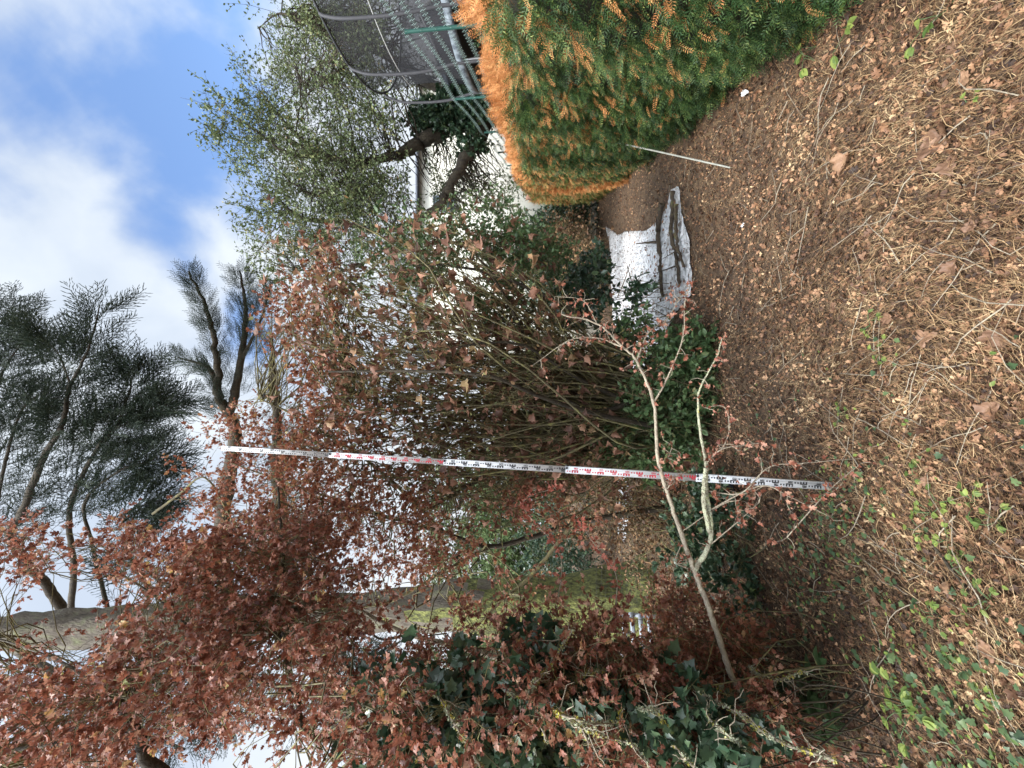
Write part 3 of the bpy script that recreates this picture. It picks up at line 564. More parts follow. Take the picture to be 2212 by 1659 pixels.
obj('roof', [slab(e1, pk), slab(pk, e2)], m_roofg, shed)
obj('verge_trim', [straight(e1 + fr_ * 1.3 + up_ / 2, pk + fr_ * 1.3 + up_ / 2, .028, 3, 4), straight(pk + fr_ * 1.3 + up_ / 2, e2 + fr_ * 1.3 + up_ / 2, .07, 3, 4)], m_trim, shed)
# house
hl = pt(900, 745, 20)[0]; hr = 15.5; hy = 20.0; hz = pt(897, 600, 20)[2]
house = thing('house', 'cream rendered house partly hidden behind trees', 'house', ((hl + hr) / 2, hy, 0))
obj('wall', [box(((hl + hr) / 2, hy + 4, hz / 2), (hr - hl, 8, hz))], m_wall, house)
ap = np.array([[hl - .3, hy - .35, hz - .05], [hr + .3, hy - .35, hz - .05], [hr + .3, hy + 4, hz + 1.5], [hl - .3, hy + 4, hz + 1.5], [hl - .3, hy + 8.3, hz - .05], [hr + .3, hy + 8.3, hz - .05]]); a2 = ap + [0, 0, .14]
obj('roof', [(np.vstack([ap, a2]), np.array([[0, 1, 2, 3], [3, 2, 5, 4], [9, 8, 7, 6], [10, 11, 8, 9], [0, 6, 7, 1], [4, 5, 11, 10], [0, 3, 9, 6], [3, 4, 10, 9], [1, 7, 8, 2], [2, 8, 11, 5]]))], m_roofg, house)
for (px, py) in ((955, 432),):
    c = pt(px, py, 20); c[1] = hy
    wn = obj('window', [box(c + [0, -.02, 0], (.8, .06, 1.1))], m_glass, house)
    obj('frame', [box(c + [0, -.06, .58], (.9, .04, .06)), box(c + [0, -.06, -.58], (.96, .08, .06)), box(c + [-.43, -.06, 0], (.06, .04, 1.1)), box(c + [.43, -.06, 0], (.06, .04, 1.1))], m_slat, wn)

# ------------------------------------------------------------------ tree machinery
def blobs(g, lst):
    """(px,py,rx,ry,D0,D1,n): points in a volume that spans those directions and depths"""
    out_ = []
    for (px, py, rx, ry, D0, D1, n) in lst:
        r = np.sqrt(g.random(n)) * (1 + g.normal(0, .12, n)); a = g.uniform(0, 2 * pi, n); D = g.uniform(D0, D1, n)
        x = px + rx * r * np.cos(a); y = py + ry * r * np.sin(a)
        out_.append(CP + D[:, None] * (FW + ((829.5 - y) / FP)[:, None] * RT + ((1106 - x) / FP)[:, None] * UP))
    P = np.concatenate(out_); return P[P[:, 2] > .05]
def spray(seed, T, L_, nside, nleaf, ls, droop=0.0, spread=.5, wr=.5, rad=.004, leafdir=.6):
    """a small leafy shoot along x: returns wood chunk and leaf chunk"""
    g = rg(seed); m = 5; A = np.zeros((1, 3)); B = np.array([[L_, 0, -droop * L_]]); C0 = curves(A, B, m, .06, g); W = [tubes(C0, np.linspace(rad, rad * .4, m)[None], 3)]
    pts, dirs = [C0[0]], [np.gradient(C0[0], axis=0)]
    if nside:
        t = np.linspace(.15, .85, nside); base = C0[0][np.minimum((t * (m - 1)).astype(int), m - 1)]; s = np.where(np.arange(nside) % 2, 1, -1)
        E = base + np.column_stack([np.full(nside, .55), s * spread * 1.2, g.normal(0, .35, nside)]) * (L_ * .55 * (1 - t * .5))[:, None]; E[:, 2] -= droop * L_ * .3
        C1 = curves(base, E, 4, .06, g); W.append(tubes(C1, np.linspace(rad * .6, rad * .3, 4)[None].repeat(nside, 0), 3))
        pts += list(C1); dirs += [np.gradient(c, axis=0) for c in C1]
    Pp = np.concatenate([smoothline(p, 24) for p in pts]); Dd = np.concatenate([unit(np.gradient(smoothline(p, 24), axis=0)) for p in pts])
    k = g.integers(0, len(Pp), nleaf); d = unit(Dd[k] * leafdir + g.normal(0, .55, (nleaf, 3))); up = g.normal(0, .5, (nleaf, 3)) + [0, 0, .9]
    V, F, R = inst(T, Pp[k], frames(d, up), ls * g.uniform(.65, 1.25, nleaf), g, 1.)
    return merge(W), (V, F, R)
def place(sprays, P, Dn, Up, sc, g, wr=.35):
    Wd, Lf = [], []; idx = g.integers(0, len(sprays), len(P))
    for j, (W, Lv) in enumerate(sprays):
        k = idx == j
        if not k.any(): continue
        rot = frames(Dn[k], Up[k]); st = g.bit_generator.state
        Wd.append(inst(W, P[k], rot, sc[k], g)); Lf.append(inst(Lv, P[k], rot, sc[k], g, wr))
    return Wd, Lf
def connect(P, skel, g, r, m=6, wob=.06, far=None, pull=.0):
    """thin boughs from each clump back to the nearest point of the skeleton"""
    d = np.linalg.norm(P[:, None] - skel[None], axis=2) + g.random((len(P), len(skel))) * .15
    j = d.argmin(1); S = skel[j]; C_ = curves(S, P, m, wob, g, -pull)
    k = np.linalg.norm(P - S, axis=1) < (far or 99)
    ln = np.linalg.norm(P - S, axis=1)
    return tubes(C_[k], (r * np.clip(ln[k], .3, 3))[:, None] * np.linspace(1.4, .5, m)[None], 4), unit(P - S)
def skeleton(limbs, seed=0, knob=.06, sides=8, thin=1.0):
    ch, sk = [], []
    for q, (pts, r0, r1) in enumerate(limbs):
        P3 = [p if len(p) == 3 and not isinstance(p, tuple) else pt(*p) for p in pts]; r0 *= thin; r1 *= thin
        c, P = limb(P3, r0, r1, sides, max(14, 7 * len(pts)), knob, seed + q); ch.append(c); sk.append(P)
    return ch, sk
ZUP = np.array([[0, 0, 1.]])

# --- big broad-leaved tree with the crooked trunk behind the hedge
TB = pt(1085, 196, 11.5)
gt = thing('broadleaf_tree', 'green leafy tree with crooked dark trunk behind the hedge', 'tree', (TB[0], TB[1], 0))
foot = TB.copy(); foot[2] = 0.0
lim = [([foot, TB, (1058, 250, 11.3), (1020, 322, 11), (985, 385, 10.9), (950, 440, 10.9), (900, 480, 11), (820, 500, 11.2), (720, 480, 11.3)], .24, .06),
       ([foot + [.5, .3, 0], (1060, 215, 11.8), (1005, 238, 11.5), (945, 285, 11.3), (885, 322, 11.2), (855, 338, 11.2), (780, 350, 11.2), (700, 340, 11), (620, 300, 11)], .26, .06),
       ([foot + [.7, .5, 0], (1040, 180, 12), (960, 190, 12), (880, 150, 12), (800, 100, 12), (700, 70, 12)], .22, .07)]
ch, sk = skeleton(lim, 3, .10)
ch = [(lump(c[0], .05, 3, 4), c[1], c[2]) for c in ch]
obj('trunk', [ch[0]], m_bark, gt, smooth=True); obj('limb', [ch[1]], m_bark, gt, smooth=True); obj('limb', [ch[2]], m_bark, gt, smooth=True)
obj('stub_limb', [limb([pt(940, 283, 11.3), pt(912, 268, 11.3), pt(888, 262, 11.2), pt(878, 272, 11.2)], .07, .05, 7)[0], limb([pt(955, 270, 11.2), pt(930, 255, 11.2), pt(905, 262, 11.2)], .05, .03, 7)[0]], m_bark, gt, smooth=True)
sub = [([pt(720, 480, 11.3), pt(650, 470, 11), pt(600, 430, 10.8), pt(560, 400, 10.7)], .07, .015), ([pt(700, 340, 11), pt(640, 290, 10.8), pt(590, 235, 10.6), pt(565, 200, 10.5)], .07, .015), ([pt(700, 340, 11), pt(620, 330, 10.6), pt(550, 280, 10.4), pt(490, 240, 10.3)], .07, .012),
       ([pt(780, 350, 11.2), pt(700, 420, 10.8), pt(640, 400, 10.6), pt(570, 340, 10.5)], .06, .012), ([pt(900, 480, 11), pt(800, 560, 11), pt(720, 590, 11), pt(640, 580, 11)], .06, .012), ([pt(700, 70, 12), pt(640, 40, 12), pt(600, 30, 12), pt(560, 60, 12)], .05, .012), ([pt(800, 100, 12), pt(720, 160, 11.5), pt(660, 180, 11), pt(640, 150, 11)], .06, .012)]
c2, s2 = skeleton(sub, 30, .08, 6)
g = rg(20)
P = blobs(g, [(740, 250, 130, 220, 9.8, 12.5, 350), (700, 420, 120, 120, 9.8, 12, 220), (800, 430, 80, 110, 10, 11.8, 120), (690, 90, 110, 130, 11, 13, 190), (790, 60, 120, 90, 12, 14, 130), (970, 360, 60, 90, 11.6, 12.8, 75), (900, 170, 60, 50, 12.5, 14, 50), (560, 300, 60, 60, 10, 10.8, 55), (580, 195, 45, 30, 10.2, 10.8, 34), (520, 262, 45, 22, 10, 10.6, 34), (590, 400, 50, 80, 10, 11, 60), (650, 540, 80, 70, 10.4, 11.6, 80), (840, 570, 110, 60, 10.5, 12, 70), (1040, 410, 60, 80, 11.3, 12.3, 70)])
allsk = np.concatenate(sk + s2)
cn, dn = connect(P, allsk[allsk[:, 2] > 3.4], g, .010, 6, .08, 4.0)
SG = [spray(100 + q, T_OVAL4 if q % 2 else T_OVAL, .80, 7, 46, .058, .15) for q in range(5)]
Wd, Lf = place(SG, P, dn + g.normal(0, .5, P.shape), ZUP + g.normal(0, .5, P.shape), g.uniform(.8, 1.5, len(P)), g)
obj('bough', c2 + [cn] + Wd, m_bark, gt); obj('crown', Lf, m_green, gt)
g = rg(21); P = blobs(g, [(970, 245, 55, 35, 11.0, 11.8, 260), (1010, 225, 30, 45, 11.2, 12.0, 130), (905, 260, 22, 16, 11.0, 11.5, 40), (1050, 245, 22, 18, 10.9, 11.6, 60), (1020, 305, 14, 22, 10.7, 11.2, 30)])
SI = [spray(120 + q, T_IVY, .35, 3, 30, .09, .3, rad=.003) for q in range(3)]
Wd, Lf = place(SI, P, rdir(g, len(P)), ZUP + g.normal(0, .5, P.shape), g.uniform(.8, 1.3, len(P)), g); obj('climbing_ivy', Lf, m_gdark, gt)

# --- giant cedar on the left
cf = gp(1405, 1306); cf[2] = 0
ced = thing('cedar_tree', 'giant cedar with thick mossy trunk and spreading blue-green boughs', 'tree', cf)
def ctp(px, py): # a point on the trunk axis at its own distance
    r = ray(px, py); t_ = cf[1] / r[1]; return CP + r * t_
axis = [cf + [0, 0, -.1], ctp(1380, 1306), ctp(1200, 1312), ctp(1000, 1310), ctp(850, 1318), ctp(600, 1330), ctp(350, 1345), ctp(150, 1360), ctp(20, 1368), ctp(-200, 1385)]
m = 90; Pt = smoothline(axis, m); hz_ = Pt[:, 2]; rr = np.interp(hz_, [0, .5, 1.5, 3, 5, 8, 12, 17, 30], [.95, .78, .66, .60, .44, .40, .42, .40, .15])
V, F, R = tubes(Pt[None], rr[None], 28)
# flutes and bark plates
ang = np.tile(np.arange(28) * 2 * pi / 28, m); hh = np.repeat(hz_, 28); ctr = np.repeat(Pt, 28, 0); g = rg(5)
fl = 1 + .07 * np.sin(ang * 5 + hh * .5) + .04 * np.sin(ang * 9 - hh * 1.3) + g.normal(0, .018, len(V)); V = ctr + (V - ctr) * fl[:, None]; V = lump(V, .07, 5, 8); V = lump(V, .03, 14, 9)
km = (hh + .9 * np.sin(ang * 3 + 1) + .6 * np.sin(ang * 7) + g.normal(0, .35, len(hh))) < 4.9; Fm = km[F].all(1)
low, up2 = F[Fm], F[~Fm]
obj('trunk', [(V, low)], m_moss, ced, smooth=True); obj('upper_trunk', [(V, up2)], m_cbark, ced, smooth=True, label='grey upper trunk with little moss')
cl = [([(150, 1345, 14.8), (110, 1275, 14.4), (75, 1235, 14), (20, 1160, 13.6), (47, 1106, 13), (97, 983, 12.4), (133, 920, 12), (152, 830, 11.8), (185, 770, 11.6), (217, 660, 11.4)], .42, .035),
      ([(152, 830, 11.8), (127, 766, 11.8), (98, 735, 11.8)], .07, .02),
      ([(150, 1345, 14.8), (160, 1230, 14), (150, 1106, 13.4), (200, 986, 12.8), (253, 920, 12.4), (277, 853, 12.2), (290, 793, 12)], .26, .03),
      ([(240, 1345, 13), (200, 1180, 12.6), (183, 1086, 12.4), (253, 1020, 12), (310, 1000, 11.8), (360, 980, 11.6)], .16, .02),
      ([(200, 986, 12.8), (233, 936, 12), (300, 903, 11.8), (370, 866, 11.6)], .09, .02),
      ([(0, 1360, 17), (-20, 1200, 15), (0, 1050, 14), (30, 930, 13.4), (60, 870, 13), (105, 845, 12.8)], .2, .025),
      ([(-60, 1360, 18), (-60, 1100, 15), (-10, 860, 14), (20, 780, 13.6), (70, 715, 13.3)], .2, .02), ([(-60, 900, 14), (-20, 740, 14), (35, 645, 13.6)], .1, .02),
      ([(330, 1345, 12.6), (310, 1250, 12.2), (270, 1180, 12), (300, 1100, 11.8), (350, 1080, 11.6)], .14, .02),
      ([(505, 1335, 12), (480, 1220, 11.4), (485, 1080, 10.8), (500, 1000, 10.6), (508, 930, 10.5), (492, 890, 10.4), (470, 850, 10.2), (472, 800, 10.1), (460, 720, 10), (440, 650, 10), (408, 585, 9.9)], .30, .025),
      ([(475, 850, 10.2), (455, 800, 10.2), (430, 785, 10.2), (385, 772, 10.2)], .10, .02),
      ([(495, 890, 10.4), (505, 860, 10.4), (520, 780, 10.4), (530, 700, 10.4), (528, 640, 10.4), (518, 585, 10.3)], .17, .025),
      ([(520, 780, 10.4), (560, 700, 10.3), (585, 620, 10.2)], .06, .02),
      ([(650, 1330, 10.5), (612, 1200, 10.2), (606, 1080, 10), (598, 1000, 10), (600, 900, 10), (590, 800, 10), (585, 720, 10)], .30, .05),
      ([(720, 1325, 10.2), (750, 1440, 10), (790, 1480, 9.8), (830, 1520, 9.8)], .12, .04), ([(640, 1330, 11), (660, 1440, 11), (740, 1500, 11), (800, 1540, 11)], .12, .04),
      ([(0, 1380, 17), (150, 1480, 15), (250, 1560, 14), (400, 1620, 13)], .25, .04), ([(300, 1350, 13), (420, 1450, 12), (520, 1560, 12)], .16, .03)]
cl = [(p_, a_ * (.40 if q_ < 9 else .75), b_ * (.4 if q_ < 9 else .75)) for q_, (p_, a_, b_) in enumerate(cl)]; ch, sk = skeleton(cl, 50, .07, 8)
for c in ch: obj('limb', [c], m_bark, ced, smooth=True)
g = rg(51)
def cspray(seed, rough=False):
    """flat cedar shoot: a twig with side twigs, each a dense sleeve of short needles"""
    g = rg(seed); T = (np.array([[0, -.012, 0], [.5, -.085, .0], [1, 0, 0], [.5, .085, .0], [.5, 0, .085], [.5, 0, -.07]]), np.array([[0, 1, 2], [0, 2, 3], [0, 4, 2], [0, 2, 5]]), np.full(6, .5))
    P_, D_, S_ = [], [], []
    for k in range(11):
        t_ = k / 11; s = 1 if k % 2 else -1; L2 = .42 * (1 - t_ * .75) + .06; nn_ = int(L2 / .055) + 1
        for j in range(nn_):
            P_.append([t_ + j * .055 * .75, s * j * .055 * .65, g.normal(0, .012) - .04 * t_]); D_.append([.75, s * .65 + g.normal(0, .22), g.normal(.25, .2)]); S_.append(.12 * g.uniform(.7, 1.2))
    for k in range(18): P_.append([k / 18, 0, -.03 * k / 18]); D_.append([1, g.normal(0, .3), g.normal(.2, .3)]); S_.append(.12)
    n = len(P_); return inst(T, np.array(P_), frames(np.array(D_, float), np.tile(ZUP, (n, 1)) + g.normal(0, .3, (n, 3))), np.array(S_), g, 1.)
CS = [((np.array([[0, .006, 0], [0, -.006, 0], [1, 0, -.03]]), np.array([[0, 1, 2]]), np.full(3, .5)), cspray(60 + q)) for q in range(4)]
Pc, Dc, Sc = [], [], []
def along(P, n, spread, g, sz, hang=.5, start=.25, out=None):
    t_ = start + (1 - start) * g.random(n) ** .8; f = t_ * (len(P) - 1); i = np.minimum(f.astype(int), len(P) - 2); b = P[i] + (P[i + 1] - P[i]) * (f - i)[:, None]; tg = unit(P[i + 1] - P[i])
    off = g.normal(0, 1, (n, 3)) * [1, 1, .45]; off = unit(off - tg * (off * tg).sum(1, keepdims=True)) * (spread * g.random(n) ** .7 * (1.15 - t_ * .7))[:, None]
    d = tg * .9 + unit(off) * .7 + np.array([.25, 0, -hang]) * g.uniform(.3, 1.2, (n, 1))
    return b + off * [1, 1, .7] + [0, 0, 0], d, g.uniform(.7, 1.3, n) * sz
spec = [(0, 230, .85), (1, 60, .5), (2, 290, 1.1), (3, 200, .95), (4, 160, .7), (5, 210, .9), (6, 180, .9), (7, 80, .6), (8, 170, .95), (9, 270, .42), (10, 80, .35), (11, 190, .5), (12, 90, .5), (13, 170, .6), (14, 200, .9), (15, 90, .9), (16, 120, 1.2), (17, 120, 1.)]
conn = []
for (q, n, spd) in spec:
    a, b, c = along(sk[q], n, spd, g, .80 if q < 9 or q > 13 else .34, .55 if q < 9 else -.15, .30 if q in (0, 2, 3) else (.5 if q == 9 else .2)); Pc.append(a); Dc.append(b); Sc.append(c)
    cc, _ = connect(a, sk[q], g, .009, 5, .05); conn.append(cc)
Pc, Dc, Sc = map(np.concatenate, (Pc, Dc, Sc))
Wd, Lf = place(CS, Pc, Dc, ZUP + g.normal(0, .35, Pc.shape), Sc, g)
obj('twigs', conn, m_bark, ced); obj('foliage', Lf, m_cedar, ced)

# --- far background trees and greenery
g = rg(70)
for (px, py, D, rx, ry, n, lab, mm) in ((1120, 1120, 24, 90, 170, 260, 'pale green bushy tree far behind the mossy trunk on its right', m_far), (1140, 1470, 20, 90, 130, 240, 'pale green bushy tree far behind the thicket at the left', m_far), (1130, 860, 28, 60, 140, 200, 'distant dark green tree beyond the brown-leaved shrub', m_green), (1150, 1300, 30, 70, 140, 160, 'distant green tree directly behind the mossy trunk', m_green), (1010, 1150, 26, 90, 150, 260, 'tall distant grey-green tree seen through the gap left of the staff', m_green), (1010, 1500, 22, 110, 110, 260, 'tall distant tree behind the ivy at the left edge', m_green), (1175, 650, 26, 35, 120, 130, 'low distant green bush in front of the cream house', m_gsh)):
    c = pt(px, py, D); c0 = c.copy(); c0[2] = 0; rt = thing('background_tree', lab, 'tree', c0, 'trees far behind the garden')
    P = blobs(g, [(px, py, rx, ry, D - 1.5, D + 1.5, n)]); tr_, sk_ = skeleton([([c0, c0 + (c - c0) * .5 + [.2, 0, 0], c + [0, 0, 1]], .2, .06), ([c0 + (c - c0) * .3, c + [1.5, 0, .5]], .1, .03), ([c0 + (c - c0) * .3, c + [-1.5, 0, .5]], .1, .03)], 5)
    obj('trunk', tr_, m_bark, rt, smooth=True); cn, dn = connect(P, np.concatenate(sk_), g, .01)
    SF = [spray(140 + q, T_OVAL4, 1.1, 5, 60, .19, .1, rad=.01) for q in range(3)]
    Wd, Lf = place(SF, P, dn + g.normal(0, .5, P.shape), ZUP + g.normal(0, .5, P.shape), g.uniform(.8, 1.4, len(P)), g); obj('branch', [cn] + Wd, m_bark, rt); obj('crown', Lf, mm, rt)

# --- multi-stemmed shrub in the middle, lichened twigs with big curled brown leaves
def stems(seed, base, tips, r0, r1, m=12, bow=.12):
    g = rg(seed); n = len(tips); A = base + g.normal(0, .22, (n, 3)) * [1, 1, 0]; A[:, 2] = 0; P = curves(A, tips, m, .075, g)
    t_ = np.linspace(0, 1, m); P[:, :, 2] += bow * np.linalg.norm(tips - A, axis=1)[:, None] * np.sin(pi * t_)[None]
    r = g.uniform(r0, r1, n); return P, r[:, None] * np.linspace(1, .22, m)[None] ** .9
def shrub(name, seed, base, tipblobs, ntw, label, r0, r1, mats, bow=.1, twl=(.25, .8), nsub=3):
    g = rg(seed); root = thing(name, label, 'shrub', base); tips = blobs(g, tipblobs); P, r = stems(seed + 1, base, tips, r0, r1, 12, bow)
    big = np.argsort(-r[:, 0])[:7]; rest = np.setdiff1d(np.arange(len(P)), big)
    for j in big: obj('main_stem', [tubes(P[j][None], r[j][None] * 1.9, 7)], mats[0], root, smooth=True)
    ch = [tubes(P[rest], r[rest], 5)]
    i = g.integers(0, len(P), ntw); k = g.integers(3, 12, ntw); S = P[i, k]; tg = unit(P[i, np.minimum(k, 11)] - P[i, k - 1])
    d = unit(tg + g.normal(0, .55, (ntw, 3)) + [0, 0, .25]); l = g.uniform(twl[0], twl[1], ntw); E = S + d * l[:, None]; C1 = curves(S, E, 6, .07, g); ch.append(tubes(C1, g.uniform(.003, .0065, ntw)[:, None] * np.linspace(1, .4, 6)[None], 4))
    n2 = ntw * nsub; i2 = g.integers(0, ntw, n2); k2 = g.integers(1, 6, n2); S2 = C1[i2, k2]; d2 = unit(d[i2] + g.normal(0, .6, (n2, 3))); l2 = g.uniform(.08, .35, n2); C2 = curves(S2, S2 + d2 * l2[:, None], 4, .08, g); tw2 = tubes(C2, np.array([.0028, .0024, .0018, .001])[None].repeat(n2, 0), 3)
    obj('twigs', ch + [tw2], mats[1], root)
    return root, P, C1, C2, g
sb = gp(1490, 905); sb[2] = 0
root, P, C1, C2, g = shrub('brown_leaved_shrub', 80, sb, [(740, 720, 110, 150, 4.4, 6.2, 40), (900, 640, 150, 110, 4.2, 6.0, 40), (780, 900, 120, 150, 4.6, 6.4, 44), (1000, 540, 110, 60, 4.4, 6.2, 20), (900, 850, 180, 180, 4.4, 6.6, 44), (700, 560, 70, 60, 4.6, 5.8, 10), (980, 1010, 130, 110, 5, 7, 54), (1150, 980, 90, 90, 5.4, 7, 30)], 2300,
    'tall many-stemmed shrub with large curled brown leaves and lichened twigs behind the staff', .010, .022, (m_bark, m_twig), .07)
E = np.concatenate([C1[:, -1], C1[:, 3], C2[:, -1], P[:, -1]]); k = g.choice(len(E), 2700, False); E = E[k]; hang = g.random(len(E)) < .65
d = g.normal(0, .5, E.shape) + np.array([0, 0, -.8]) * hang[:, None] + [0, 0, -.2]; rot = frames(d, g.normal(0, 1, E.shape) + [0, -.8, 0]); s = g.uniform(.07, .15, len(E)); hcut = 2000
obj('curled_leaves', [inst(T_MAPLE, E[:hcut // 2], rot[:hcut // 2], s[:hcut // 2], g, 1.), inst(T_MAPLE2, E[hcut // 2:], rot[hcut // 2:], s[hcut // 2:], g, 1.)], m_brown, root)
k = g.choice(len(C2), 5000, False); E = C2[k, -1] + g.normal(0, .03, (5000, 3))
obj('green_leaves', [inst(T_OVAL, E, frames(g.normal(0, .6, E.shape) + [0, 0, -.3], g.normal(0, .6, E.shape) + ZUP), g.uniform(.03, .065, len(E)), g, 1.)], m_olive, root)
k = g.choice(len(C2), 2600, False); E = C2[k, -1]
obj('small_leaves', [inst(T_OVAL, E, frames(g.normal(0, .6, E.shape) + [0, 0, -.3], g.normal(0, .6, E.shape) + ZUP), g.uniform(.03, .065, len(E)), g, 1.)], m_tan, root)
# green-leaved climber on the right flank of the shrub
g = rg(90); cb = gp(1345, 870); cb[2] = 0
root = thing('green_leaved_shrub', 'green-leaved bush hanging between the brown shrub and the hedge end', 'shrub', cb)
P = blobs(g, [(960, 520, 120, 60, 5.5, 7.5, 85), (1090, 540, 70, 60, 5.6, 7.5, 105), (1170, 560, 40, 60, 6, 8, 50), (860, 560, 90, 60, 5, 6.8, 40), (1060, 650, 90, 60, 5.4, 6.8, 50), (1080, 440, 40, 40, 5.5, 7, 9)])
tips = P[g.choice(len(P), 50, False)]; Ps, r = stems(91, cb, tips, .008, .016, 12, .05); SG = [spray(150 + q, T_OVAL, .38, 4, 24, .062, .25, rad=.003) for q in range(4)]
cn, dn = connect(P, Ps.reshape(-1, 3), g, .006, 5, .06)
Wd, Lf = place(SG, P, dn + g.normal(0, .5, P.shape) + [0, 0, -.3], ZUP + g.normal(0, .5, P.shape), g.uniform(.8, 1.3, len(P)), g)
obj('stems', [tubes(Ps, r, 5), cn] + Wd, m_twig, root); obj('foliage', Lf, m_gsh, root)
k = g.choice(len(P), 260, False); obj('brown_leaves', [inst(T_MAPLE, P[k] + g.normal(0, .1, (260, 3)), frames(g.normal(0, .5, (260, 3)) + [0, 0, -.8], g.normal(0, .6, (260, 3)) + [0, -.8, 0]), g.uniform(.06, .14, 260), g, 1.)], m_brown, root)

# low dark-green bushes round the shrub foot
def bush(name, label, base, bl, seed, T, ls, mm, cat='bush', nl=26, L_=.34, stem=26, ms=m_twig, sr=(.005, .010), droop=.2):
    g = rg(seed); P = blobs(g, bl); root = thing(name, label, cat, base); tips = P[g.choice(len(P), min(stem, len(P)), False)]; Ps, r = stems(seed + 1, base * [.35, .35, 0] + tips * [.65, .65, 0], tips, sr[0], sr[1], 10, .02)
    SS = [spray(seed * 3 + q, T, L_, 4, nl, ls, droop, rad=.003) for q in range(4)]; cn, dn = connect(P, Ps.reshape(-1, 3), g, .006, 5, .06)
    Wd, Lf = place(SS, P, dn + g.normal(0, .6, P.shape), ZUP + g.normal(0, .5, P.shape), g.uniform(.75, 1.3, len(P)), g)
    obj('stems', [tubes(Ps, r, 5), cn] + Wd, ms, root); obj('foliage', Lf, mm, root); return root
b1 = gp(1545, 860); b1[2] = 0
bush('bramble_bush', 'dark green bramble bush growing low in front of the brown shrub', b1, [(1460, 860, 90, 100, 5.0, 6.0, 230), (1400, 940, 70, 70, 5.2, 6.2, 90), (1500, 775, 45, 65, 5.1, 5.8, 80), (1400, 730, 50, 45, 5.4, 6.3, 30)], 200, T_OVAL, .075, m_gsh)
b2 = gp(1440, 640); b2[2] = 0
bush('holly_bush', 'dark glossy bush overlapping the left edge of the white sheet', b2, [(1275, 605, 35, 40, 6.4, 7.6, 45), (1340, 730, 50, 35, 6.0, 7.0, 22), (1362, 635, 16, 20, 6.0, 6.6, 9), (1230, 660, 45, 60, 6.4, 7.8, 60), (1330, 810, 40, 40, 6.2, 7.2, 35)], 210, T_OVAL, .09, m_gdark)
b3 = gp(1300, 545); b3[2] = 0
bush('dead_brush', 'dark tangled dead brush at the far end of the hedge', b3, [(1225, 530, 45, 50, 14, 18, 320), (1260, 600, 30, 60, 11, 14, 120)], 220, T_FLAKE, .09, m_tan, nl=14, L_=.9)
b6 = gp(1290, 1250); b6[2] = 0
bush('laurel_hedge', 'dark green untrimmed hedge along the far boundary behind the mossy trunk', b6, [(1205, 1250, 55, 170, 13, 17, 300), (1215, 1480, 50, 120, 12, 16, 170), (1205, 950, 45, 160, 14, 18, 240)], 225, T_OVAL, .12, m_gdark, 'hedge', nl=34, L_=.9, stem=60)
b7 = gp(1265, 520); b7[2] = 0
bush('laurel_bush', 'dark green bush closing the gap past the far hedge end', b7, [(1195, 510, 45, 35, 17, 19, 130), (1222, 465, 42, 45, 18.5, 19.6, 150), (1165, 560, 40, 40, 16, 19, 120), (1200, 640, 40, 60, 15, 18, 120)], 226, T_OVAL, .13, m_gdark, nl=30, L_=.9, stem=30)
b4 = gp(1500, 1180); b4[2] = 0
bush('beech_thicket', 'brown thicket of tan beech leaves behind the staff on its left', b4, [(1400, 1110, 90, 120, 6.2, 8.4, 300), (1300, 1070, 110, 90, 6.2, 8.2, 170), (1450, 1280, 50, 100, 6.4, 8.6, 120), (1470, 1000, 60, 80, 6.4, 7.8, 110), (1330, 950, 90, 70, 6.6, 8, 100), (1430, 1440, 50, 60, 6.4, 8.2, 80)], 230, T_OVAL, .055, m_tan, L_=.45, stem=70, nl=20)
b5 = gp(1560, 1080); b5[2] = 0
bush('ivy_clump', 'dark ivy clump climbing behind the foot of the staff', b5, [(1520, 1080, 45, 60, 4.5, 5.2, 60), (1500, 1180, 50, 60, 4.6, 5.4, 60), (1590, 1230, 40, 110, 3.9, 4.8, 60)], 240, T_IVY, .055, m_gdark, 'ivy', L_=.25, droop=.3)

# --- russet maple between shrub and cedar
g = rg(95); mb = gp(1470, 1090); mb[2] = 0
root = thing('russet_maple', 'russet maple of small reddish leaves filling the gap between shrub and cedar trunk', 'tree', mb)
lm = [([mb, (1300, 1120, 6.6), (1180, 1150, 6.5), (1060, 1180, 6.3), (960, 1150, 6.2), (850, 1120, 6), (700, 1080, 5.8)], .055, .02), ([mb, (1380, 1030, 6.6), (1240, 1020, 6.6), (1120, 1010, 6.4), (1010, 1050, 6.2), (930, 1100, 6.2)], .05, .02),
      ([(1240, 1130, 6.5), (1150, 1240, 6.4), (1060, 1320, 6.2), (990, 1400, 6)], .04, .012), ([(1060, 1180, 6.3), (950, 1240, 6), (840, 1300, 5.8), (700, 1320, 5.6)], .035, .012),
      ([(1120, 1010, 6.4), (1040, 900, 6.2), (920, 860, 6.2), (760, 860, 6)], .03, .01), ([mb, (1420, 940, 6.6), (1180, 905, 6.6), (1080, 880, 6.4), (990, 905, 6.3), (880, 960, 6.2)], .06, .015), ([(960, 1150, 6.2), (800, 1000, 6), (640, 900, 5.8), (560, 860, 5.8)], .03, .01),
      ([(850, 1120, 6), (640, 1050, 5.8), (500, 1000, 5.8)], .02, .008), ([(500, 1120, 5.8), (443, 1032, 5.8), (385, 1070, 5.9), (330, 1110, 6)][::-1], .02, .01)]
ch, sk = skeleton(lm, 96, .1, 7); obj('trunk', ch[:2] + [ch[5]], m_bark, root, smooth=True); obj('limbs', ch[2:5] + ch[6:], m_twig, root, smooth=True)
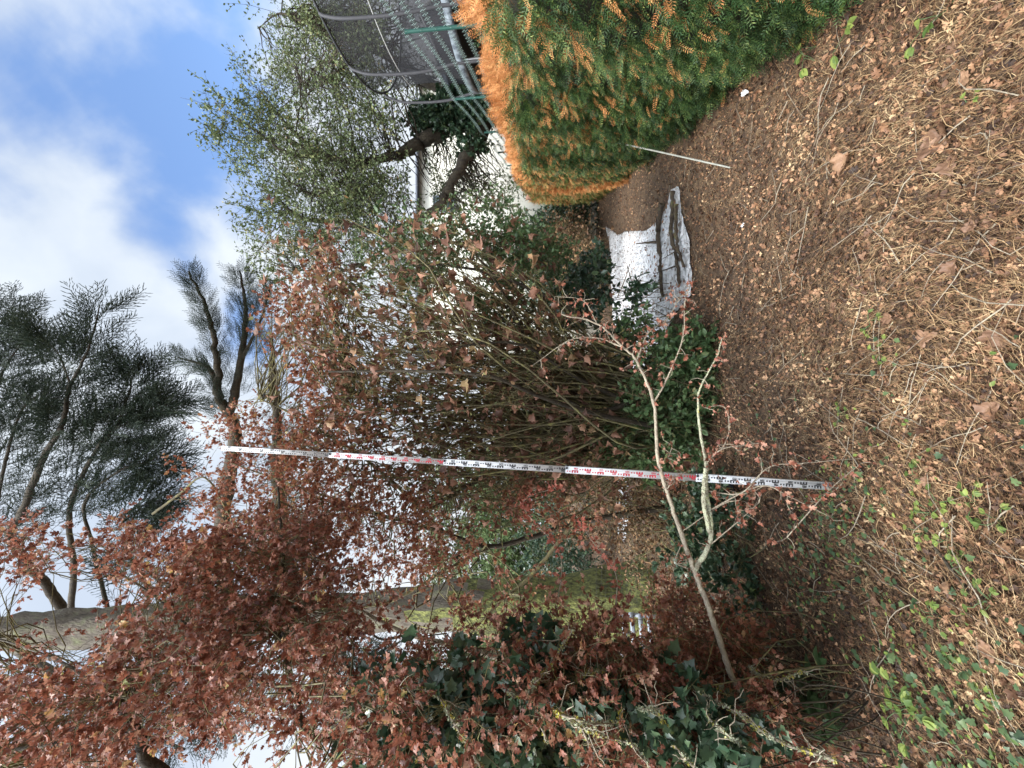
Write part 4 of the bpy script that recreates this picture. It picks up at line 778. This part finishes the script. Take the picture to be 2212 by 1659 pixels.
P = blobs(g, [(720, 1000, 140, 150, 4.6, 6.4, 200), (860, 1160, 150, 120, 4.6, 6.6, 170), (620, 1120, 150, 130, 4.8, 6.4, 160), (560, 950, 90, 90, 5.2, 6.4, 60), (1060, 1320, 150, 140, 4.2, 6, 36), (700, 790, 60, 110, 5, 6.4, 80), (620, 700, 50, 70, 5.2, 6.4, 40), (450, 1060, 50, 60, 5.4, 6.2, 26), (700, 640, 60, 90, 4.8, 6, 45), (1180, 1060, 110, 90, 5.2, 6.8, 70)])
cn, dn = connect(P, np.concatenate(sk), g, .006, 6, .08)
SR = [spray(160 + q, T_LOBE, .36, 4, 26, .046, .1, rad=.003) for q in range(5)]
Wd, Lf = place(SR, P, dn + g.normal(0, .5, P.shape), ZUP + g.normal(0, .5, P.shape), g.uniform(.8, 1.3, len(P)), g)
obj('twigs', [cn] + Wd, m_twig, root); obj('crown', Lf, m_redf, root)

# --- near hawthorn with red-brown leaves on the left
g = rg(300); hb = gp(1700, 1720); hb[2] = 0
root = thing('red_hawthorn', 'near hawthorn tree covered in dark red and copper leaves filling the left side', 'tree', hb)
lm = [([hb, hb + [.1, .1, 1.2], pt(560, 1720, 2.6), (340, 1659, 2.5), (300, 1585, 2.5), (255, 1520, 2.5), (225, 1490, 2.5)], .05, .022),
      ([(300, 1585, 2.5), (180, 1600, 2.5), (60, 1615, 2.5), (-60, 1640, 2.6)], .02, .008), ([(258, 1525, 2.5), (300, 1460, 2.6), (370, 1400, 2.8), (440, 1370, 3), (560, 1350, 3.2), (620, 1350, 3.2)], .012, .005), ([(228, 1490, 2.5), (235, 1440, 2.6), (240, 1400, 2.7)], .012, .004), ([(225, 1490, 2.5), (150, 1440, 2.6), (60, 1400, 2.8), (-40, 1370, 3)], .012, .004),
      ([hb, hb + [.3, .5, 1.5], (760, 1600, 3), (640, 1500, 3.1), (615, 1380, 3.1), (612, 1250, 3.2), (610, 1180, 3.3), (600, 1050, 3.6)], .035, .009), ([(615, 1380, 3.1), (520, 1330, 3.2), (400, 1280, 3.4), (300, 1230, 3.6), (200, 1180, 3.8)], .016, .005),
      ([hb, hb + [.5, .9, 1.0], (1230, 1470, 3.4), (1110, 1430, 3.4), (1000, 1400, 3.5), (880, 1370, 3.6), (800, 1330, 3.7), (740, 1300, 3.8)], .04, .012), ([(880, 1370, 3.6), (820, 1380, 3.6), (770, 1330, 3.6)], .013, .006),
      ([(640, 1500, 3.1), (500, 1440, 3), (350, 1300, 3.1), (260, 1240, 3.2)], .015, .005)]
ch, sk = skeleton(lm, 301, .07, 7)
obj('trunk', [ch[0], ch[5]], m_bark, root, smooth=True); obj('limbs', ch[1:5] + [ch[6]] + ch[8:], m_bark, root, smooth=True); obj('pale_limb', [ch[7]], m_pale, root, smooth=True)
P = blobs(g, [(110, 1570, 160, 120, 2.0, 3.6, 240), (340, 1460, 150, 130, 2.0, 3.8, 225), (560, 1440, 170, 150, 2.2, 4.0, 215), (520, 1270, 130, 120, 2.6, 4.2, 215), (680, 1300, 130, 100, 2.6, 4.2, 140), (60, 1420, 60, 50, 2.4, 3.6, 12), (60, 1200, 60, 70, 2.6, 3.8, 34), (280, 1210, 50, 60, 2.6, 3.8, 40), (400, 1230, 70, 60, 2.8, 4, 90), (760, 1570, 140, 90, 1.9, 3.2, 75), (1020, 1380, 140, 70, 2.6, 3.8, 40), (640, 1150, 90, 70, 3, 4.2, 90), (900, 1440, 120, 70, 2.4, 3.6, 40)])
cn, dn = connect(P, np.concatenate(sk), g, .0045, 6, .08)
SR = [spray(170 + q, T_LOBE, .24, 4, 26, .033, .15, rad=.0022) for q in range(6)]
Wd, Lf = place(SR, P, dn + g.normal(0, .5, P.shape), ZUP + g.normal(0, .5, P.shape), g.uniform(.8, 1.3, len(P)), g)
obj('twigs', [cn] + Wd, m_twig, root); obj('crown', Lf, m_red, root)

# --- ivy-choked hedge at the left foot, with red sprays and lichened twigs in front
g = rg(320); ib = gp(1700, 1620); ib[2] = 0
root = thing('ivy_thicket', 'dark ivy thicket with broad leaves in the near left corner', 'ivy', ib)
P = blobs(g, [(1080, 1570, 140, 100, 2.1, 2.9, 260), (1250, 1600, 150, 80, 2.2, 3.0, 240), (1420, 1610, 140, 70, 2.4, 3.2, 210), (1560, 1620, 110, 60, 2.7, 3.3, 150), (1680, 1600, 50, 70, 2.9, 3.4, 50), (900, 1600, 100, 70, 2.1, 2.8, 70), (1330, 1490, 110, 35, 2.6, 3.2, 90), (1180, 1470, 70, 40, 2.4, 3.0, 40), (1500, 1560, 90, 40, 2.0, 2.6, 70)])
tips = P[g.choice(len(P), 40, False)]; Ps, r = stems(321, ib * [.2, .2, 0] + tips * [.8, .8, 0], tips, .003, .007, 12, .03); cn, dn = connect(P, Ps.reshape(-1, 3), g, .005, 5, .06)
SI = [spray(180 + q, T_IVY, .24, 3, 15, .062, .3, rad=.0025) for q in range(5)]
nrm = np.tile(np.array([[.6, -.6, .4]]), (len(P), 1)) + g.normal(0, .5, P.shape); Wd, Lf = place(SI, P, dn + g.normal(0, .5, P.shape), nrm, g.uniform(.8, 1.35, len(P)), g)
obj('stems', [tubes(Ps, r, 5), cn] + Wd, m_bark, root); obj('foliage', Lf, m_gdark, root)
# dead lichened twigs as parts of a bare bush
lt = thing('lichened_branches', 'bare twisting twigs crusted with yellow and grey lichen before the ivy', 'branches', ib + [.1, 0, 0])
tw = [[(1300, 1640, 1.9), (1240, 1560, 1.9), (1200, 1540, 1.9), (1275, 1562, 1.85), (1330, 1560, 1.85), (1345, 1535, 1.85)], [(1180, 1600, 2.0), (1150, 1500, 2.1), (1160, 1470, 2.1), (1190, 1440, 2.2), (1215, 1395, 2.3), (1238, 1360, 2.3)], [(1160, 1470, 2.1), (1130, 1500, 2.1), (1100, 1495, 2.1)],
      [(1400, 1480, 2.3), (1350, 1455, 2.3), (1290, 1450, 2.3), (1240, 1470, 2.3)], [(1420, 1700, 1.8), (1380, 1620, 1.8), (1310, 1590, 1.8), (1250, 1570, 1.8)], [(1800, 1640, 1.7), (1680, 1600, 1.75), (1600, 1545, 1.8), (1520, 1500, 1.9)], [(1500, 1659, 1.7), (1450, 1600, 1.75), (1420, 1540, 1.8), (1380, 1530, 1.85)],
      [(1640, 1659, 1.7), (1590, 1600, 1.7), (1540, 1560, 1.8), (1510, 1500, 1.9)], [(1560, 1480, 2.3), (1540, 1520, 2.3), (1520, 1580, 2.3)], [(1040, 1659, 2), (980, 1560, 2), (940, 1500, 2.1), (850, 1480, 2.1)], [(900, 1640, 2.1), (860, 1560, 2.1), (800, 1530, 2.2), (730, 1540, 2.2)], [(1620, 1440, 2.5), (1660, 1470, 2.4), (1740, 1450, 2.4)]]
g = rg(330); chn = []; C_ = []
for q, t_ in enumerate(tw):
    c, Pq = limb([pt(a[0], a[1], a[2] * (1.0 if a[0] < 1300 else 1.12)) for a in t_], .0075, .003, 6, 30, .25, 331 + q); chn.append(c); C_.append(Pq)
S = np.concatenate(C_); k = g.integers(0, len(S), 240); E = S[k] + rdir(g, 240) * g.uniform(.03, .16, 240)[:, None]; chn.append(tubes(curves(S[k], E, 5, .1, g), np.array([.0035, .003, .0028, .002, .001])[None].repeat(240, 0), 4))
for c_ in chn[:-1]: obj('branch', [c_], m_pale, lt, smooth=True)
obj('twigs', [chn[-1]], m_pale, lt, smooth=True)
n = 4200; k = g.integers(0, len(S), n); o_ = rdir(g, n); P = S[k] + o_ * g.uniform(.004, .012, n)[:, None]
obj('lichen', [inst(T_FLAKE, P, frames(np.cross(o_, rdir(g, n)), o_), g.uniform(.008, .02, n), g)], m_lichen, lt)
lt.location = lt.location
# red hawthorn sprays growing up through the ivy
bush('hawthorn_bush', 'low copper-leaved hawthorn bush growing through the ivy at lower left', ib + [.25, .35, 0], [(1380, 1510, 120, 60, 2.2, 2.9, 120), (1520, 1580, 110, 70, 2.3, 3.0, 150), (1250, 1430, 100, 55, 2.2, 3.0, 80), (1610, 1540, 60, 60, 2.5, 3.2, 90), (1690, 1620, 50, 60, 2.4, 3.0, 60), (1330, 1610, 110, 50, 2.0, 2.5, 50), (1130, 1500, 130, 80, 2.0, 2.6, 50), (1190, 1360, 80, 50, 2.6, 3.6, 14), (1290, 1370, 60, 60, 2.6, 3.4, 26), (950, 1580, 120, 70, 1.8, 2.6, 50)], 340, T_LOBE, .037, m_red, nl=21, L_=.26, stem=40, sr=(.003, .006))
hg = gp(1640, 1430); hg[2] = 0
bush('hawthorn_bush', 'red-brown hawthorn bush on the ground in front of the mossy trunk', hg, [(1470, 1360, 70, 80, 3.2, 4.8, 130), (1520, 1450, 80, 70, 3.0, 4.2, 150), (1590, 1400, 60, 60, 3.0, 4.0, 80), (1400, 1420, 50, 45, 3.4, 4.6, 40)], 350, T_LOBE, .040, m_redf, nl=18, L_=.26, stem=50, sr=(.004, .007))

# --- leaning hawthorn sapling in front of the staff
sbp = gp(1680, 1540); sbp[2] = 0
sap = thing('leaning_sapling', 'pale bare sapling leaning across the staff with few pink-brown leaves', 'sapling', sbp)
D1 = 2.45
ml = [([sbp, (1600, 1490, 2.6), (1560, 1400, 2.55), (1530, 1310, 2.5), (1500, 1235, 2.5), (1470, 1150, 2.5), (1440, 1060, 2.5), (1420, 980, 2.5), (1412, 870, 2.5), (1375, 780, 2.5), (1345, 750, 2.5), (1290, 700, 2.5), (1215, 680, 2.5)], .026, .005),
      ([(1500, 1232, 2.5), (1530, 1180, 2.45), (1536, 1130, 2.45), (1526, 1060, 2.45), (1525, 1000, 2.45), (1512, 930, 2.5), (1508, 880, 2.5), (1512, 840, 2.5), (1548, 770, 2.5), (1560, 730, 2.5)], .019, .004),
      ([(1532, 1150, 2.45), (1520, 1080, 2.42), (1522, 1040, 2.40), (1524, 1010, 2.40)], .018, .014),
      ([(1412, 870, 2.5), (1440, 820, 2.5), (1475, 730, 2.5), (1480, 650, 2.5), (1500, 600, 2.5)], .008, .002), ([(1375, 780, 2.5), (1400, 720, 2.5), (1440, 690, 2.5), (1470, 640, 2.5)], .006, .002), ([(1345, 750, 2.5), (1290, 730, 2.5), (1230, 735, 2.5), (1150, 790, 2.5)], .006, .002), ([(1290, 700, 2.5), (1260, 650, 2.5), (1200, 640, 2.5)], .004, .002),
      ([(1525, 1000, 2.45), (1560, 970, 2.4), (1620, 960, 2.4), (1650, 955, 2.4)], .006, .002), ([(1560, 970, 2.4), (1575, 930, 2.4), (1565, 880, 2.4), (1520, 880, 2.45)], .004, .002), ([(1526, 1060, 2.45), (1600, 1065, 2.35), (1660, 1010, 2.3), (1740, 1000, 2.3), (1860, 990, 2.3)], .005, .002), ([(1536, 1100, 2.45), (1640, 1050, 2.35), (1710, 1075, 2.3), (1800, 1120, 2.3)], .006, .002),
      ([(1530, 1180, 2.45), (1590, 1130, 2.4), (1640, 1085, 2.35)], .005, .002), ([(1440, 1060, 2.5), (1455, 1035, 2.45), (1480, 1020, 2.45)], .005, .002), ([(1425, 1000, 2.5), (1445, 985, 2.5), (1455, 950, 2.5)], .004, .002), ([(1470, 1150, 2.5), (1560, 1090, 2.45), (1600, 1080, 2.4)], .004, .002), ([(1500, 1232, 2.5), (1460, 1215, 2.5), (1470, 1180, 2.5)], .006, .003), ([(1700, 1160, 2.3), (1790, 1060, 2.25), (1860, 1000, 2.25)], .004, .002)]
ch, sk = skeleton(ml, 400, .10, 8, .82); obj('trunk', [ch[0]], m_pale, sap, smooth=True); obj('lichened_limb', ch[1:3], m_lbark, sap, smooth=True); g = rg(401); S = np.concatenate(sk[3:] + [sk[0][-28:], sk[1][-20:]]); k = g.integers(0, len(S), 230); E = S[k] + rdir(g, 230) * g.uniform(.02, .12, 230)[:, None]; obj('twigs', ch[3:] + [tubes(curves(S[k], E, 5, .1, g), np.array([.0022, .002, .0017, .0013, .001])[None].repeat(230, 0), 4)], m_pale, sap)
Lp = np.concatenate([E, E + g.normal(0, .012, E.shape), S[g.integers(0, len(S), 180)]]); n = len(Lp); obj('leaves', [inst(T_LOBE, Lp, frames(g.normal(0, 1, (n, 3)), ZUP + g.normal(0, .6, (n, 3))), g.uniform(.016, .044, n), g)], m_red, sap)
E2 = np.concatenate([E + g.normal(0, .02, E.shape) for _ in range(2)]); n = len(E2)
obj('small_leaves', [inst(T_OVAL, E2, frames(g.normal(0, 1, (n, 3)), ZUP + g.normal(0, .6, (n, 3))), g.uniform(.008, .02, n), g)], m_brown, sap)
# hanging bright red spray
hs = thing('red_branch', 'drooping twig of bright red maple leaves hanging left of the staff', 'branch', pt(1330, 1300, 2.7))
c, Pq = limb([pt(1480, 1440, 2.6), pt(1400, 1400, 2.6), pt(1335, 1330, 2.7), pt(1330, 1240, 2.7), pt(1280, 1170, 2.7), pt(1245, 1115, 2.7)], .006, .002, 6, 40, .1, 3); c2_, Pq2 = limb([pt(1200, 1330, 3.1), pt(1210, 1200, 3.1), pt(1130, 1090, 3.1), pt(1210, 1050, 3.1)], .005, .002, 6, 40, .1, 3)
obj('twigs', [c, c2_], m_pale, hs, smooth=True); g = rg(77); S = np.vstack([Pq[12:], Pq2]); n = 300; P = S[g.integers(0, len(S), n)] + g.normal(0, .025, (n, 3))
m_brt = leaf_mat('bright_red_leaf', [(0, (.20, .05, .035)), (.5, (.40, .12, .08)), (1, (.56, .25, .17))], .5, .3)
obj('leaves', [inst(T_LOBE, P, frames(g.normal(0, 1, (n, 3)), g.normal(0, .6, (n, 3)) + [0, -.5, .7]), g.uniform(.025, .05, n), g)], m_brt, hs)

# --- plants on the ground
def leafy(name, px, py, label, nl, s, mm, T, seed, h=.12, cat='plant', spread=.16):
    g = rg(seed); p = gp(px, py); p[2] = gz(p[0], p[1]); root = thing(name, label, cat, p); a = g.uniform(0, 2 * pi, nl); r = g.uniform(.2, 1, nl) * spread
    E = p + np.column_stack([np.cos(a) * r, np.sin(a) * r, g.uniform(.5, 1, nl) * h]); C_ = curves(np.tile(p, (nl, 1)), E, 5, .08, g, -.15)
    obj('stem', [tubes(C_, np.full((nl, 5), .0022), 4)], m_gsh, root)
    d = np.column_stack([np.cos(a), np.sin(a), g.normal(-.1, .2, nl)]); ch = []
    for off in (-.55, 0, .55):   # three leaflets each
        d2 = d.copy(); d2[:, 0], d2[:, 1] = d[:, 0] * math.cos(off) - d[:, 1] * math.sin(off), d[:, 0] * math.sin(off) + d[:, 1] * math.cos(off)
        ch.append(inst(T, E, frames(d2, ZUP + g.normal(0, .25, (nl, 3))), g.uniform(.8, 1.15, nl) * s, g))
    obj('leaves', ch, mm, root)
leafy('bramble_seedling', 1850, 55, 'bramble seedling with three green leaflets at the hedge foot', 3, .09, m_lime, T_OVAL, 501)
leafy('bramble_seedling', 1765, 100, 'smaller green bramble seedling creeping out below the hedge', 4, .075, m_lime, T_OVAL, 502)
leafy('bramble_seedling', 2060, 18, 'green seedling near the right edge of the grass', 4, .06, m_lime, T_OVAL, 503)
leafy('bramble_seedling', 1768, 132, 'tiny pale seedling on the litter beside the hedge', 2, .045, m_lime, T_OVAL, 504)
leafy('grass_seedling', 2105, 220, 'lone pale green sprout in the dry grass', 3, .03, m_lime, T_OVAL4, 505, .05, spread=.04)
leafy('broadleaf_weed', 1815, 1480, 'large green-leaved weed beside the copper-leaved bush', 9, .115, m_gsh, T_OVAL, 506, .22, spread=.16)
leafy('broadleaf_weed', 1835, 1570, 'large dull green weed with ribbed leaves nearest the bottom left corner', 10, .12, m_gsh, T_OVAL, 507, .22, spread=.14)
leafy('broadleaf_weed', 1990, 1530, 'spreading low green weed among dead stalks', 12, .065, m_lime, T_OVAL, 508, .12, spread=.2)
for q, (px, py) in enumerate(((2020, 1110), (2040, 1090), (1990, 1030), (2060, 1170), (2000, 1150), (2100, 1250), (2160, 1300), (2080, 1400), (2150, 1500), (2040, 1330), (1900, 760), (1880, 700), (1830, 900), (2160, 1120), (2110, 1080))):
    leafy('lime_seedling', px, py, 'small lime green seedling among the fallen leaves', 6, .034, m_lime, T_OVAL, 520 + q, .06, spread=.09)
    col.objects[-1]; bpy.data.objects
SL = ('lime seedling cluster in the middle of the lit litter', 'lime seedling touching the cluster on its far side', 'yellow-green seedling nearest the thin forked stick', 'lime seedling behind the grey-brown stick', 'lime seedling beside the free end of the grey-brown stick', 'lime seedling on ochre leaves left of the stick', 'bright seedling between two ochre leaves near the edge', 'dull green seedling by the spreading weed', 'seedling at the lower right corner among dead stalks', 'lime seedling beside dark creeping ivy leaves', 'lone seedling in the middle of the open litter', 'lone seedling nearest the folded dark leaf', 'small seedling in front of the bramble bush', 'lime seedling hard by the right edge', 'lime seedling just off the right edge group')
for q, o in enumerate([o for o in col.objects if o.name.startswith('lime_seedling')]): o['group'] = 'lime seedlings dotted over the litter'; o['label'] = SL[q]
# --- things by the mossy trunk: slatted crate, wire netting, stump, hanging label
p = gp(1425, 1375); p = cf + [-1.1, -1.0, 0]; pc = pt(1378, 1372, 7.6)
cr_ = thing('slatted_pallet', 'grey slatted pallet leaning at the foot of the mossy trunk', 'pallet', (pc[0], pc[1], 0))
Rm = Matrix.Rotation(.5, 3, 'Z') @ Matrix.Rotation(-.35, 3, 'X')
for q in range(4): obj('slat', [box(pc + np.array(Rm @ Vector((0, -.03, -.24 + q * .16))), (.75, .02, .085), Rm)], m_slat, cr_)
for q in (-.33, .33): obj('bearer', [box(pc + np.array(Rm @ Vector((q, .02, 0))), (.07, .07, .72), Rm)], m_slat, cr_)
wn = thing('wire_netting', 'low grey wire netting fence in front of the mossy trunk', 'fence', gp(1440, 1250)); A = pt(1395, 1150, 7.9); B = pt(1400, 1370, 7.9); ch = []
for q in range(12): z = .15 + q * .1; ch.append(tubes(np.linspace([A[0], A[1], z], [B[0], B[1], z], 12)[None] + rg(q).normal(0, .006, (1, 12, 3)), np.full((1, 12), .0013), 3))
for q in range(24): f = q / 23; b_ = A + (B - A) * f; ch.append(tubes(np.linspace([b_[0], b_[1], .02], [b_[0], b_[1], 1.25], 8)[None] + rg(q).normal(0, .005, (1, 8, 3)), np.full((1, 8), .0013), 3))
obj('netting', ch, m_pole, wn)
for b_ in (A, B): obj('stake', [straight(np.array([b_[0], b_[1], 0]), np.array([b_[0], b_[1], 1.35]), .02)], m_bark, wn)
p = gp(1570, 1065); m = 10; hz2 = np.linspace(0, .34, m); V, F, R = tubes(np.column_stack([np.full(m, p[0]), np.full(m, p[1]), hz2])[None], (np.array([.19, .17, .155, .15, .147, .145, .146, .147, .145, .12]))[None], 20)
top = np.vstack([V[-20:], [[p[0], p[1], .35]]]); i = np.arange(20)
sp_ = thing('tree_stump', 'dark grey tree stump just behind the staff', 'stump', p); obj('stump_body', [(lump(V, .02, 18, 3), F)], rock_mat('dark_stump', [(.3, (.02, .02, .022)), (.7, (.07, .07, .075))], 9, .9, .8, 30, (1, 1, .3)), sp_, smooth=True)
obj('cut_top', [(lump(top, .02, 18, 3), np.stack([i, (i + 1) % 20, np.full(20, 20)], -1))], m_log, sp_)
